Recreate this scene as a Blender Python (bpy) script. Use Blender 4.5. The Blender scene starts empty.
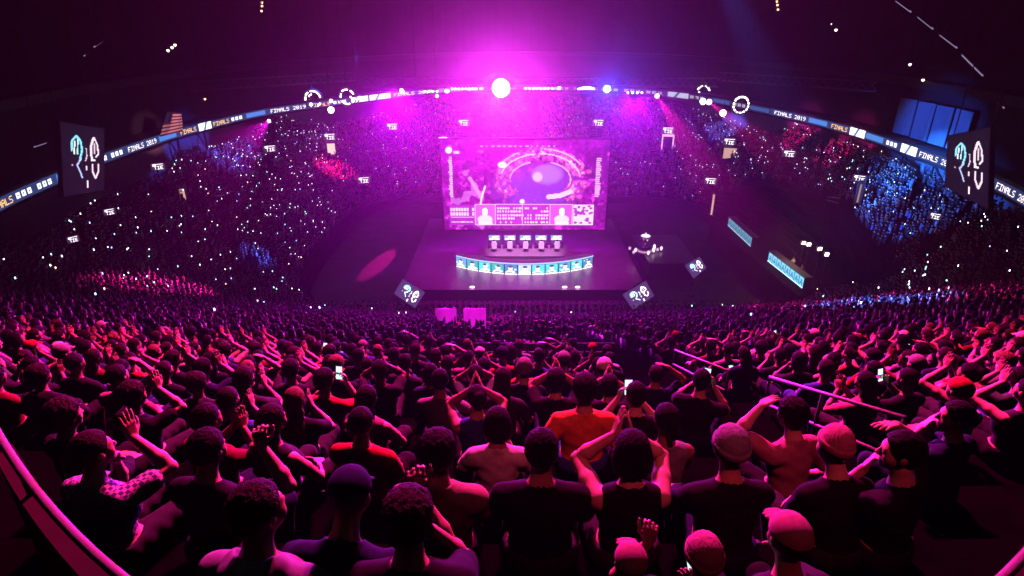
import bpy, math, random, numpy as np, time
from mathutils import Vector, Matrix
T0 = time.time()
rng = random.Random(7)
nrg = np.random.default_rng(7)
SC = bpy.context.scene
COL = SC.collection
# ------------------------------------------------------------------ camera
F, PITCH, CH = 600.0, math.radians(24), 25.0
cp, sp = math.cos(PITCH), math.sin(PITCH)
cam = bpy.data.cameras.new('camera'); cam.lens = F / 1024 * 36; cam.sensor_width = 36
cam.clip_start = 0.05; cam.clip_end = 600
co = bpy.data.objects.new('camera', cam); COL.objects.link(co)
co.location = (0, 0, CH); co.rotation_euler = (math.pi / 2 - PITCH, 0, 0)
SC.camera = co

def ray(px, py):
    v = (288 - py) / F
    return np.array([(px - 512) / F, cp + sp * v, -(sp - cp * v)])
def at_z(px, py, z):
    d = ray(px, py); return d * ((z - CH) / d[2]) + np.array([0, 0, CH])
def at_y(px, py, y):
    d = ray(px, py); return d * (y / d[1]) + np.array([0, 0, CH])
def at_t(px, py, t):
    return ray(px, py) * t + np.array([0, 0, CH])
def proj(p):
    x, y, z = p[0], p[1], p[2] - CH
    dep = y * cp - z * sp
    up = y * sp + z * cp
    return 512 + F * x / dep, 288 - F * up / dep, dep

# ------------------------------------------------------------------ object helpers
def tag(o, label=None, cat=None, group=None, kind=None):
    if label: o['label'] = label
    if cat: o['category'] = cat
    if group: o['group'] = group
    if kind: o['kind'] = kind
    return o
def empty(name, loc=(0, 0, 0), rz=0, label=None, cat=None, group=None):
    o = bpy.data.objects.new(name, None); COL.objects.link(o)
    o.location = [float(v) for v in loc]; o.rotation_euler = (0, 0, rz); o.empty_display_size = .1
    return tag(o, label, cat, group)
def mesh_np(name, V, Q, smooth=True):
    """mesh from numpy verts and equal-sided faces"""
    me = bpy.data.meshes.new(name)
    V = np.asarray(V, np.float32); Q = np.asarray(Q, np.int32)
    n = Q.shape[1]
    me.vertices.add(len(V)); me.vertices.foreach_set('co', V.ravel())
    me.loops.add(Q.size); me.loops.foreach_set('vertex_index', Q.ravel())
    me.polygons.add(len(Q)); me.polygons.foreach_set('loop_start', np.arange(len(Q), dtype=np.int32) * n)
    me.polygons.foreach_set('use_smooth', np.full(len(Q), smooth))
    me.update(calc_edges=True)
    return me
def link(name, me, mat=None, parent=None):
    if mat is not None and not len(me.materials): me.materials.append(mat)
    o = bpy.data.objects.new(name, me); COL.objects.link(o)
    if parent is not None: o.parent = parent
    return o
class MB:
    """collects boxes, bars, tubes and lathes into one mesh with several materials"""
    def __init__(s): s.v = []; s.f = []; s.m = []; s.mats = []
    def mi(s, mat):
        if mat is None: return 0
        if mat not in s.mats: s.mats.append(mat)
        return s.mats.index(mat)
    def add(s, V, Fs, mat=None):
        b = len(s.v); k = s.mi(mat)
        s.v += [tuple(float(c) for c in p) for p in V]
        s.f += [tuple(i + b for i in f) for f in Fs]; s.m += [k] * len(Fs)
    def box(s, c, d, mat=None, rz=0, M=None):
        x, y, z = d[0] / 2, d[1] / 2, d[2] / 2
        P = [(-x, -y, -z), (x, -y, -z), (x, y, -z), (-x, y, -z), (-x, -y, z), (x, -y, z), (x, y, z), (-x, y, z)]
        R = (M if M is not None else Matrix.Rotation(rz, 3, 'Z'))
        s.add([R @ Vector(p) + Vector(c) for p in P], [(0, 3, 2, 1), (4, 5, 6, 7), (0, 1, 5, 4), (1, 2, 6, 5), (2, 3, 7, 6), (3, 0, 4, 7)], mat)
    def tube(s, pts, r, n=8, mat=None, cap=True):
        pts = [Vector([float(c) for c in p]) for p in pts]; rs = r if isinstance(r, (list, tuple)) else [r] * len(pts)
        V = []; Fs = []
        for i, p in enumerate(pts):
            d = (pts[min(i + 1, len(pts) - 1)] - pts[max(i - 1, 0)]).normalized()
            u = d.cross(Vector((0, 0, 1)) if abs(d.z) < .95 else Vector((1, 0, 0))).normalized(); w = d.cross(u)
            V += [p + (u * math.cos(a) + w * math.sin(a)) * rs[i] for a in [2 * math.pi * j / n for j in range(n)]]
        for i in range(len(pts) - 1):
            Fs += [(i * n + j, i * n + (j + 1) % n, (i + 1) * n + (j + 1) % n, (i + 1) * n + j) for j in range(n)]
        if cap: Fs += [tuple(range(n))[::-1], tuple(range((len(pts) - 1) * n, len(pts) * n))]
        s.add(V, Fs, mat)
    def lathe(s, c, prof, n=16, mat=None, M=None):
        V = []; Fs = []; m = len(prof)
        for (r, z) in prof:
            for j in range(n):
                p = Vector((r * math.cos(2 * math.pi * j / n), r * math.sin(2 * math.pi * j / n), z))
                V.append((M @ p if M is not None else p) + Vector([float(q) for q in c]))
        for i in range(m - 1):
            Fs += [(i * n + j, i * n + (j + 1) % n, (i + 1) * n + (j + 1) % n, (i + 1) * n + j) for j in range(n)]
        Fs += [tuple(range(n))[::-1], tuple(range((m - 1) * n, m * n))]
        s.add(V, Fs, mat)
    def build(s, name, mat=None, parent=None, smooth=False):
        me = bpy.data.meshes.new(name); me.from_pydata(s.v, [], s.f)
        for m in (s.mats or [mat]): me.materials.append(m)
        if s.mats: me.polygons.foreach_set('material_index', s.m)
        if smooth: me.polygons.foreach_set('use_smooth', [True] * len(s.f))
        me.update()
        return link(name, me, None, parent)
def copy_tree(o, parent=None):
    c = o.copy(); COL.objects.link(c); c.parent = parent
    for ch in list(o.children): copy_tree(ch, c)
    return c

# ------------------------------------------------------------------ materials
def mat(name, col, rough=.7, spec=.3, metal=0, noise=0, scale=20, col2=None):
    m = bpy.data.materials.new(name); m.use_nodes = True; nt = m.node_tree; b = nt.nodes['Principled BSDF']
    b.inputs['Base Color'].default_value = (*col, 1); b.inputs['Roughness'].default_value = rough
    b.inputs['Specular IOR Level'].default_value = spec; b.inputs['Metallic'].default_value = metal
    if noise or col2:
        t = nt.nodes.new('ShaderNodeTexNoise'); t.inputs['Scale'].default_value = scale; t.inputs['Detail'].default_value = 3
        tc = nt.nodes.new('ShaderNodeTexCoord'); nt.links.new(tc.outputs['Object'], t.inputs['Vector'])
        r = nt.nodes.new('ShaderNodeMix'); r.data_type = 'RGBA'
        r.inputs[6].default_value = (*col, 1)
        r.inputs[7].default_value = (*(col2 or [c * (1 - noise) for c in col]), 1)
        mr = nt.nodes.new('ShaderNodeMapRange'); mr.inputs[1].default_value = .4; mr.inputs[2].default_value = .6
        nt.links.new(t.outputs['Fac'], mr.inputs[0]); nt.links.new(mr.outputs[0], r.inputs[0])
        nt.links.new(r.outputs[2], b.inputs['Base Color'])
    return m
def emit(name, col, strength, sample='NONE'):
    m = bpy.data.materials.new(name); m.use_nodes = True; nt = m.node_tree; b = nt.nodes['Principled BSDF']
    b.inputs['Base Color'].default_value = (.02, .02, .02, 1)
    b.inputs['Emission Color'].default_value = (*col, 1); b.inputs['Emission Strength'].default_value = strength
    m.cycles.emission_sampling = sample
    return m
def emit_attr(name, strength, sample='NONE'):
    m = bpy.data.materials.new(name); m.use_nodes = True; nt = m.node_tree; b = nt.nodes['Principled BSDF']
    b.inputs['Base Color'].default_value = (.01, .01, .01, 1); b.inputs['Roughness'].default_value = .4
    a = nt.nodes.new('ShaderNodeAttribute'); a.attribute_name = 'picture'
    nt.links.new(a.outputs['Color'], b.inputs['Emission Color']); b.inputs['Emission Strength'].default_value = strength
    m.cycles.emission_sampling = sample
    return m
SKIN = [mat('skin_light', (.60, .36, .27), .5, noise=.08), mat('skin_tan', (.48, .26, .18), .5, noise=.08), mat('skin_brown', (.24, .12, .075), .5, noise=.1)]
CLOTH = {k: mat('cloth_' + k, c, .9, .1, noise=.15, scale=30) for k, c in dict(
    black=(.012, .012, .013), charcoal=(.035, .035, .04), navy=(.015, .02, .06), grey=(.22, .22, .24), white=(.75, .73, .72),
    red=(.45, .03, .03), orange=(.80, .20, .06), maroon=(.15, .012, .02), blue=(.05, .09, .35), pink=(.42, .16, .22), tan=(.4, .3, .2), green=(.06, .16, .07)).items()}
def check_mat():
    m = mat('cloth_checked', (.55, .5, .55), .9, .1); nt = m.node_tree
    t = nt.nodes.new('ShaderNodeTexChecker'); t.inputs['Scale'].default_value = 45
    t.inputs['Color1'].default_value = (.62, .55, .62, 1); t.inputs['Color2'].default_value = (.10, .07, .2, 1)
    tc = nt.nodes.new('ShaderNodeTexCoord'); nt.links.new(tc.outputs['Object'], t.inputs['Vector'])
    nt.links.new(t.outputs['Color'], nt.nodes['Principled BSDF'].inputs['Base Color']); return m
CLOTH['checked'] = check_mat()
HAIR = {k: mat('hair_' + k, c, .75, .12, noise=.5, scale=120) for k, c in dict(black=(.006, .005, .0045), brown=(.022, .011, .007), blond=(.24, .14, .06), red=(.12, .035, .015), grey=(.3, .29, .28)).items()}
for hm in HAIR.values():      # strands
    nt = hm.node_tree; tc = nt.nodes.new('ShaderNodeTexCoord'); mp = nt.nodes.new('ShaderNodeMapping'); mp.inputs['Scale'].default_value = (260, 90, 60)
    tx = nt.nodes.new('ShaderNodeTexNoise'); tx.inputs['Scale'].default_value = 1; tx.inputs['Detail'].default_value = 2; bu = nt.nodes.new('ShaderNodeBump'); bu.inputs['Strength'].default_value = 1; bu.inputs['Distance'].default_value = .012
    nt.links.new(tc.outputs['Object'], mp.inputs[0]); nt.links.new(mp.outputs[0], tx.inputs['Vector']); nt.links.new(tx.outputs['Fac'], bu.inputs['Height']); nt.links.new(bu.outputs[0], nt.nodes['Principled BSDF'].inputs['Normal'])
SHOE = mat('shoe_rubber', (.03, .03, .03), .6)

# ------------------------------------------------------------------ signed-distance figures
def smin(a, b, k):
    if k <= 0: return np.minimum(a, b)
    h = np.maximum(k - np.abs(a - b), 0) / k
    return np.minimum(a, b) - h * h * k * .25
class Rc:      # tapered capsule
    def __init__(s, a, b, ra, rb=None): s.a = np.array(a, np.float32); s.b = np.array(b, np.float32); s.ra = ra; s.rb = ra if rb is None else rb
    def d(s, P):
        ab = s.b - s.a; t = np.clip((P - s.a) @ ab / max(float(ab @ ab), 1e-9), 0, 1)
        q = P - s.a - t[:, None] * ab
        return np.sqrt((q * q).sum(1)) - (s.ra + (s.rb - s.ra) * t)
    def box(s): r = max(s.ra, s.rb); return np.minimum(s.a, s.b) - r, np.maximum(s.a, s.b) + r
    def grow(s, g): return Rc(s.a, s.b, s.ra + g, s.rb + g)
    def move(s, R, c): return Rc(R @ s.a + c, R @ s.b + c, s.ra, s.rb)
class El:      # ellipsoid, R turns local to world
    def __init__(s, c, r, R=None): s.c = np.array(c, np.float32); s.r = np.array(r, np.float32); s.R = np.eye(3, dtype=np.float32) if R is None else R
    def d(s, P):
        q = (P - s.c) @ s.R
        k0 = np.sqrt(((q / s.r) ** 2).sum(1)); k1 = np.sqrt(((q / s.r ** 2) ** 2).sum(1)) + 1e-6
        return k0 * (k0 - 1) / k1
    def box(s): m = s.r.max(); return s.c - m, s.c + m
    def grow(s, g): return El(s.c, s.r + g, s.R)
    def move(s, R, c): return El(R @ s.c + c, s.r, (R @ s.R).astype(np.float32))
def field(groups):
    """groups: list of (prims, k inside, k to the rest)"""
    def f(P):
        tot = None
        for prims, k, kj in groups:
            g = None
            for p in prims:
                e = p.d(P); g = e if g is None else smin(g, e, k)
            tot = g if tot is None else smin(tot, g, kj)
        return tot
    lo = np.min([p.box()[0] for g in groups for p in g[0]], axis=0); hi = np.max([p.box()[1] for g in groups for p in g[0]], axis=0)
    return f, lo, hi
def nets(f, lo, hi, h):
    """surface nets on a grid that is only evaluated near the surface"""
    lo = np.asarray(lo) - 3 * h; hi = np.asarray(hi) + 3 * h
    B = 4; n = (np.ceil((hi - lo) / (h * B)).astype(int) + 1)
    ax = [lo[i] + np.arange(n[i]) * h * B for i in range(3)]
    G = np.stack(np.meshgrid(*ax, indexing='ij'), -1).reshape(-1, 3).astype(np.float32)
    C = f(G).reshape(n)
    D = np.repeat(np.repeat(np.repeat(C, B, 0), B, 1), B, 2).astype(np.float32)
    near = np.abs(C) < h * B * 2.2
    idx = np.argwhere(np.repeat(np.repeat(np.repeat(near, B, 0), B, 1), B, 2))
    for a in range(0, len(idx), 400000):
        I = idx[a:a + 400000]; D[I[:, 0], I[:, 1], I[:, 2]] = f((lo + I * h).astype(np.float32))
    S = D < 0
    cnt = sum(S[i:S.shape[0] - 1 + i, j:S.shape[1] - 1 + j, k:S.shape[2] - 1 + k].astype(np.int8) for i in (0, 1) for j in (0, 1) for k in (0, 1))
    cells = np.argwhere((cnt > 0) & (cnt < 8)); m = len(cells)
    vid = np.full(cnt.shape, -1, np.int32); vid[tuple(cells.T)] = np.arange(m)
    acc = np.zeros((m, 3)); num = np.zeros(m)
    cor = [(i, j, k) for i in (0, 1) for j in (0, 1) for k in (0, 1)]
    val = {c: D[cells[:, 0] + c[0], cells[:, 1] + c[1], cells[:, 2] + c[2]] for c in cor}
    for c in cor:
        for x in range(3):
            if c[x] == 0:
                e = list(c); e[x] = 1; e = tuple(e)
                va, vb = val[c], val[e]; cr = (va < 0) != (vb < 0)
                t = np.where(cr, va / np.where(cr, va - vb, 1), 0)
                p = np.tile(np.array(c, float), (m, 1)); p[:, x] += t
                acc += p * cr[:, None]; num += cr
    V = lo + (cells + acc / num[:, None]) * h
    Q = []
    for x in range(3):
        y, z = (x + 1) % 3, (x + 2) % 3
        sl0 = [slice(None)] * 3; sl1 = [slice(None)] * 3
        sl0[x] = slice(0, -1); sl1[x] = slice(1, None)
        for w in (y, z): sl0[w] = sl1[w] = slice(1, -1)
        A, Bv = S[tuple(sl0)], S[tuple(sl1)]
        E = np.argwhere(A != Bv)
        if not len(E): continue
        flip = A[tuple(E.T)]
        E = E.copy(); E[:, y] += 1; E[:, z] += 1
        def g(dy, dz):
            q = E.copy(); q[:, y] -= dy; q[:, z] -= dz
            return vid[q[:, 0], q[:, 1], q[:, 2]]
        q = np.stack([g(1, 1), g(0, 1), g(0, 0), g(1, 0)], 1)
        q[~flip] = q[~flip][:, ::-1]
        Q.append(q)
    Q = np.concatenate(Q); Q = Q[(Q >= 0).all(1)]
    return V, Q
def rotm(yaw=0, pitch=0, roll=0):
    return np.array(Matrix.Rotation(yaw, 3, 'Z') @ Matrix.Rotation(pitch, 3, 'X') @ Matrix.Rotation(roll, 3, 'Y'), dtype=np.float32)
def elbow(S, W, l1, l2, hint):
    S, W, hint = (np.array(v, float) for v in (S, W, hint))
    d = W - S; L = np.linalg.norm(d)
    if L > (l1 + l2) * .995: W = S + d / L * (l1 + l2) * .995; d = W - S; L = np.linalg.norm(d)
    u = d / L; a = (l1 * l1 - l2 * l2 + L * L) / (2 * L); hgt = math.sqrt(max(l1 * l1 - a * a, 0))
    v = hint - u * (hint @ u); v /= np.linalg.norm(v) + 1e-9
    return S + u * a + v * hgt, W
def hand(W, fwd, up, side, curl=.5, spread=1.0):
    """palm, four unequal fingers and a thumb; fwd along the fingers, up out of the back of the hand, side = towards the thumb"""
    W, fwd, up = (np.array(v, float) for v in (W, fwd, up)); fwd /= np.linalg.norm(fwd)
    up = up - fwd * (up @ fwd); up /= np.linalg.norm(up) + 1e-9; th = np.cross(fwd, up) * side
    palm = []; fing = []
    for k in range(4):
        o = (1.5 - k) * .0205
        a = W + fwd * .012 + th * o * .7; b = W + fwd * (.088 - .004 * abs(k - 1)) + th * o
        palm.append(Rc(a, b, .0135, .0115))
    for k in range(4):
        o = (1.5 - k) * .0205; L = (.070, .078, .073, .056)[k]
        p = W + fwd * (.088 - .004 * abs(k - 1)) + th * o; ang = 0
        di = fwd + th * (1.5 - k) * .07 * spread
        for j, fr in enumerate((.45, .32, .23)):
            ang += curl * (.55, .8, .6)[j] * (1 + .12 * k)
            dd = di * math.cos(ang) - up * math.sin(ang); q = p + dd * L * fr
            fing.append(Rc(p, q, .0092 - .0008 * j, .0086 - .0008 * j)); p = q
    p = W + fwd * .02 + th * .026; q = p + (fwd * .75 + th * .75 - up * .3) * .038; r = q + (fwd * .95 + th * .25 - up * .35 * (curl + .4)) * .034; t = r + (fwd * .95 - up * .3 * (curl + .4)) * .022
    thumb = [Rc(p, q, .0145, .0112), Rc(q, r, .0108, .0095), Rc(r, t, .0095, .008)]
    return palm, fing, thumb

SH = .48   # shoulder height above the seat
def person_fields(arms='lap', lean=.0, side=0., head=(0, 0, 0), hair='short', sleeve='short', legs='long', build=1.0, female=False, hood=False, sh_yaw=0, knees=.14):
    """fields of a seated figure facing +Y, seat surface at z=0. Returns {part: (f, lo, hi)}."""
    Rt = rotm(sh_yaw, -lean, side)
    up = lambda x, y, z: (Rt @ np.array([x, y, z - .1], np.float32)) + np.array([0, 0, .1], np.float32)
    b = build; w = .93 if female else 1.0
    pelvis = [El((0, .0, .105), (.172 * b, .125 * b, .11))]
    torso = [El(up(0, .012, .22), (.142 * b * w, .108 * b, .15), Rt), El(up(0, .01, .37), (.168 * b * w, .115 * b, .165), Rt),
             Rc(up(-.125 * w, -.008, .475), up(.125 * w, -.008, .475), .062 * b), El(up(-.07, .06, .40), (.085, .06, .08), Rt), El(up(.07, .06, .40), (.085, .06, .08), Rt)]
    if female: torso += [El(up(-.075, .085, .36), (.062, .058, .062), Rt), El(up(.075, .085, .36), (.062, .058, .062), Rt)]
    trap = [Rc(up(-.07, -.02, .51), up(0, -.012, .565), .045, .05), Rc(up(.07, -.02, .51), up(0, -.012, .565), .045, .05)]
    neck = [Rc(up(0, -.012, .52), up(0, .012, .645), .056 * w, .054 * w)]
    hc = up(0, .03, .745); Rh = (Rt @ rotm(*head)).astype(np.float32)
    H = lambda *p: (Rh @ np.array(p, np.float32)) + hc
    def HE(c, r, R=None): return El(H(*c), r, Rh if R is None else (Rh @ R).astype(np.float32))
    skull = [HE((0, -.012, .025), (.076, .096, .092)), HE((0, .024, -.045), (.058, .066, .072)), HE((0, .066, -.092), (.03, .024, .022)),
             HE((-.04, .05, -.03), (.03, .032, .04)), HE((.04, .05, -.03), (.03, .032, .04)), HE((0, .072, .018), (.05, .02, .014))]
    nose = [Rc(H(0, .088, .008), H(0, .108, -.032), .008, .0125), El(H(-.013, .096, -.037), (.009, .01, .008), Rh), El(H(.013, .096, -.037), (.009, .01, .008), Rh)]
    lips = [HE((0, .088, -.062), (.024, .010, .0055)), HE((0, .087, -.073), (.021, .010, .006))]
    ears = [HE((sx * .077, -.005, -.012), (.011, .021, .033), rotm(0, .15, sx * .2)) for sx in (-1, 1)]
    eyes = [HE((sx * .031, .079, -.002), (.0135, .0125, .0115)) for sx in (-1, 1)]
    # arms
    armg = []; hands = []; ups = []; fores = []
    for sx in (-1, 1):
        A = arms if isinstance(arms, str) else arms[(sx + 1) // 2]
        S = up(sx * .178 * w * (1 + (b - 1) * .6), -.008, .475); l1, l2 = .285, .255
        hint = np.array((sx * .6, -.6, -.6))
        fw, hu, curl, spr = None, None, .45, 1
        if A == 'lap': Wt = (sx * .07, .30, .17); hint = np.array((sx * 1., -.4, -.3)); fw = (-sx * .5, .8, -.25); hu = (0, .3, 1); curl = .6
        elif A == 'knee': Wt = (sx * .13, .40, .19); hint = np.array((sx * .8, -.5, -.2)); fw = (0, .8, -.5); hu = (0, .4, 1); curl = .5
        elif A == 'clap': Wt = up(sx * .05, .27, .50); hint = np.array((sx * .8, 0, -1)); fw = (-sx * .25, .35, 1); hu = (sx * 1, 0, .2); curl = .12
        elif A == 'claphigh': Wt = up(sx * .055, .23, .70); hint = np.array((sx * .9, .2, -.8)); fw = (-sx * .25, .2, 1); hu = (sx * 1, 0, .2); curl = .1
        elif A == 'phone': Wt = up(sx * .10, .31, .53); hint = np.array((sx * .8, -.1, -1)); fw = (-sx * .3, .25, 1); hu = (sx * .7, .5, 0); curl = .9
        elif A == 'phonelow': Wt = up(sx * .10, .30, .26); hint = np.array((sx * 1, -.3, -.7)); fw = (-sx * .5, .8, .45); hu = (sx * .5, .2, -.8); curl = .8
        elif A == 'up': Wt = up(sx * .22, .10, .98); hint = np.array((sx * 1, .3, 0)); fw = (sx * .05, .1, 1); hu = (0, -1, .1); curl = .2
        elif A == 'fist': Wt = up(sx * .27, .13, .74); hint = np.array((sx * 1, .0, -.7)); fw = (0, .05, 1); hu = (sx * .3, -1, 0); curl = 1.35
        elif A == 'head': Wt = up(sx * .135, .10, .70); hint = np.array((sx * 1.2, .4, .1)); fw = (-sx * .7, -.1, .7); hu = (sx * .7, .2, .7); curl = .45
        elif A == 'chin': Wt = up(sx * .055, .17, .565); hint = np.array((sx * .5, .3, -1)); fw = (-sx * .35, -.25, .9); hu = (sx * .5, 1, .2); curl = .9
        elif A == 'brow': Wt = up(sx * .16, .16, .78); hint = np.array((sx * 1.2, .3, -.4)); fw = (-sx * .9, .1, .25); hu = (0, .25, 1); curl = .2
        elif A == 'side': Wt = (sx * .27, .12, .10); hint = np.array((sx * .5, -1, 0)); fw = (0, .6, -.8); hu = (sx * 1, .2, .3); curl = .5
        elif A == 'reach': Wt = up(sx * .42, .36, .56); hint = np.array((sx * .2, -.3, -1)); fw = (sx * .5, .7, .3); hu = (0, -.4, 1); curl = .6
        elif A == 'over': Wt = up(sx * .62, .12, .47); hint = np.array((0, -.6, -.6)); fw = (sx * .8, .5, -.3); hu = (0, 0, 1); curl = .5
        elif A == 'cross': Wt = up(-sx * .05, .20, .30 + sx * .02); hint = np.array((sx * 1, -.1, -.6)); fw = (-sx * 1, .05, .1); hu = (0, 1, .2); curl = .4
        E, Wt = elbow(S, Wt, l1, l2, hint)
        ups.append((S, E)); fores.append((E, Wt))
        m = S + (E - S) * .45; m2 = E + (Wt - E) * .3
        armg.append([Rc(S, m, .056 * b, .050 * b), Rc(m, E, .050 * b, .039 * b), Rc(E, m2, .039 * b, .042 * b), Rc(m2, Wt, .042 * b, .0265)])
        pl, fi, tb = hand(Wt + (Wt - E) / np.linalg.norm(Wt - E) * .012, fw, hu, -sx if A in ('lap', 'knee', 'side', 'over', 'reach', 'brow', 'up', 'fist', 'cross') and False else (sx * HANDED.get(A, 1)), curl, spr)
        hands.append((pl, fi, tb))
    lg = []; shoes = []; thighs = []; calves = []
    for sx in (-1, 1):
        hp = (sx * .095, .02, .10); kn = (sx * knees, .43, .095); an = (sx * .11, .36, -.33)
        thighs.append([Rc(hp, kn, .092 * b, .062)]); calves.append([Rc(kn, (sx * .13, .375, -.1), .058, .054), Rc((sx * .13, .375, -.1), an, .054, .036)])
        shoes.append([Rc((sx * .11, .33, -.375), (sx * .12, .50, -.385), .040, .034), Rc(an, (sx * .11, .35, -.36), .042, .042)])
    gr = [(pelvis + torso, .05, 0), (trap, .03, .05), (neck, .0, .03), (skull, .025, .018), (nose, .008, .010), (lips, .004, .007), (ears, 0, .010), (eyes, 0, .004)]
    for a in range(2): gr.append((armg[a][:2], .02, .03)); gr.append((armg[a][2:], .02, .008))
    for pl, fi, tb in hands: gr.append((pl, .010, .010)); gr.append((fi, .0, .006)); gr.append((tb, .006, .010))
    for a in range(2): gr.append((thighs[a], 0, .04)); gr.append((calves[a], .02, .02)); gr.append((shoes[a], .02, .02))
    f, lo, hi = field(gr)
    parts = {'body': (f, lo, hi)}
    sg = [(pelvis + torso, .05, 0), (trap, .03, .05)]
    for a in range(2):
        S, E = ups[a]; E2, W2 = fores[a]
        if sleeve == 'none': continue
        if sleeve == 'short': sg.append(([Rc(S, S + (E - S) * .45, .062 * b, .060 * b), Rc(S + (E - S) * .45, S + (E - S) * .60, .060 * b, .058 * b)], 0, .03))
        else:
            W3 = E2 + (W2 - E2) * .93; m2 = E2 + (W2 - E2) * .3
            sg.append(([p.grow(.006) for p in armg[a][:2]], .02, .03)); sg.append(([Rc(E2, m2, .045 * b, .048 * b), Rc(m2, W3, .048 * b, .034)], .02, .012))
    if hood: sg.append(([El(up(0, -.075, .535), (.105, .06, .07), Rt), Rc(up(-.07, -.03, .56), up(.07, -.03, .56), .035)], .03, .03))
    fs, lo2, hi2 = field(sg)
    nk = up(0, .012, .60)
    def shirt(P):
        d = fs(P) - .010
        d = d + .003 * np.sin(P[:, 2] * 55 + 14 * P[:, 0]) * np.sin(P[:, 0] * 31 + P[:, 1] * 23)   # folds
        d = np.maximum(d, -(np.sqrt((((P - nk) * np.array([1, 1, 1.25])) ** 2).sum(1)) - .082))  # neck opening
        return np.maximum(d, .04 - P[:, 2])
    parts['shirt'] = (shirt, lo2 - .012, hi2 + .012)
    tg = [(pelvis + torso, .05, 0)]
    for a in range(2):
        th = thighs[a][0]
        tg.append(([th], 0, .04))
        if legs == 'long': tg.append((calves[a], .02, .02))
    ft, lo3, hi3 = field(tg)
    parts['trousers'] = ((lambda P: np.maximum(ft(P) - .014 + .003 * np.sin(P[:, 1] * 60) * np.sin(P[:, 0] * 40), P[:, 2] - .175 - .1 * np.clip(P[:, 1], 0, .1))), lo3 - .015, np.array([hi3[0], hi3[1], .2]) + .015)
    so = field([(shoes[0], .02, 0), (shoes[1], .02, 0)])
    fsh = so[0]; parts['shoes'] = ((lambda P: np.maximum(fsh(P) - .008, -.425 - P[:, 2])), so[1] - .01, so[2] + .01)
    # hair / hats
    def hair_f(extra, grow=.012, kk=.03, face=True, rough=.007, line=.045):
        base, l, h_ = field([([q.grow(grow) for q in skull[:1]] + extra, kk, 0)])
        def fh(P):
            q = (P - hc) @ Rh
            d = base(P) + rough * .40 * (np.sin(q[:, 0] * 210 + 70 * q[:, 2] + 2.5 * np.sin(q[:, 1] * 65)) * np.sin(q[:, 1] * 110 + 2 * np.sin(q[:, 0] * 58)) + .6 * np.sin(q[:, 2] * 90 + 4 * np.sin(q[:, 0] * 70 + 1) + 150 * q[:, 1]) * np.sin(q[:, 0] * 130 + 50 * q[:, 1]))
            if face:
                cut = q[:, 1] - (.005 + np.clip((q[:, 2] + .03) * .75, 0, .085))   # keeps the face clear, hairline on the brow
                d = np.maximum(d, np.minimum(cut, .058 - q[:, 2]) if False else cut)
            return np.maximum(d, -.055 - line - q[:, 2]) if line < .5 else d
        return fh, l - .03, h_ + .03
    he = lambda c, r: HE(c, r)
    if hair == 'short': parts['hair'] = hair_f([], line=.0)
    elif hair == 'fluffy': parts['hair'] = hair_f([he((0, -.01, .07), (.085, .095, .06)), he((0, -.06, .02), (.075, .06, .08))], .016, rough=.009, line=.02)
    elif hair == 'curly': parts['hair'] = hair_f([he((0, -.02, .05), (.105, .112, .095))], .016, rough=.016, line=.03)
    elif hair == 'long': parts['hair'] = hair_f([he((0, -.07, -.06), (.085, .05, .13)), Rc(H(-.04, -.08, -.1), up(-.06, -.12, .40), .05, .035), Rc(H(.04, -.08, -.1), up(.06, -.12, .40), .05, .035), Rc(H(0, -.085, -.1), up(0, -.13, .38), .055, .04)], .014, .04, rough=.006, line=9)
    elif hair == 'bob': parts['hair'] = hair_f([he((0, -.04, -.04), (.10, .07, .10)), he((-.07, -.01, -.05), (.03, .05, .085)), he((.07, -.01, -.05), (.03, .05, .085))], .016, .03, rough=.006, line=.09)
    elif hair == 'bun': parts['hair'] = hair_f([he((0, -.095, .075), (.045, .04, .04))], .010, .012, rough=.005, line=.01)
    elif hair == 'tail': parts['hair'] = hair_f([he((0, -.105, .03), (.03, .03, .03)), Rc(H(0, -.12, .03), H(0, -.15, -.14), .03, .014)], .010, .015, rough=.005, line=.01)
    elif hair in ('cap', 'capback', 'beanie'):
        parts['hair'] = hair_f([], .008, line=.01)
        s = -1 if hair == 'capback' else 1
        ex = []
        if hair != 'beanie':
            ex = [El(H(0, s * .125 - .012, .040), (.068, .062, .006), (Rh @ rotm(0, -s * .12, 0)).astype(np.float32)), he((0, -.012, .13), (.010, .010, .007))]
        dome = [HE((0, -.012, .030), (.091, .112, .104))] if hair != 'beanie' else [HE((0, -.014, .036), (.093, .112, .112))]
        fd, l, h_ = field([(dome, 0, 0)]); fe = field([(ex, 0, 0)])[0] if ex else None
        ring = Rh
        def hat(P):
            q = (P - hc) @ Rh; d = np.maximum(fd(P), (.028 if hair != 'beanie' else .012) - q[:, 2] + .25 * q[:, 1] * (1 if hair == 'beanie' else .0))
            if hair == 'beanie':
                d = d + .0025 * np.sin(np.arctan2(q[:, 1], q[:, 0]) * 34)
                rim = np.maximum(fd(P) - .008, np.abs(q[:, 2] - .25 * q[:, 1] - .030) - .022); d = smin(d, rim, .004)
            if fe is not None: d = smin(d, fe(P), .006)
            return d
        parts['hat'] = (hat, l - .1, h_ + .1)
    info = dict(hands=[fores[i][1] for i in range(2)], head=hc, knees=[(-.14, .43, .16), (.14, .43, .16)])
    return parts, info
HANDED = {'lap': 1, 'knee': 1}
def person_meshes(h=.008, **kw):
    parts, info = person_fields(**kw); out = {}
    for k, (f, lo, hi) in parts.items():
        hh = h * (1.5 if k in ('shoes', 'trousers') else 1.25 if k == 'shirt' else 1)
        V, Q = nets(f, lo, hi, hh)
        if len(Q): out[k] = mesh_np(k, V, Q)
    return out, info
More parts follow.
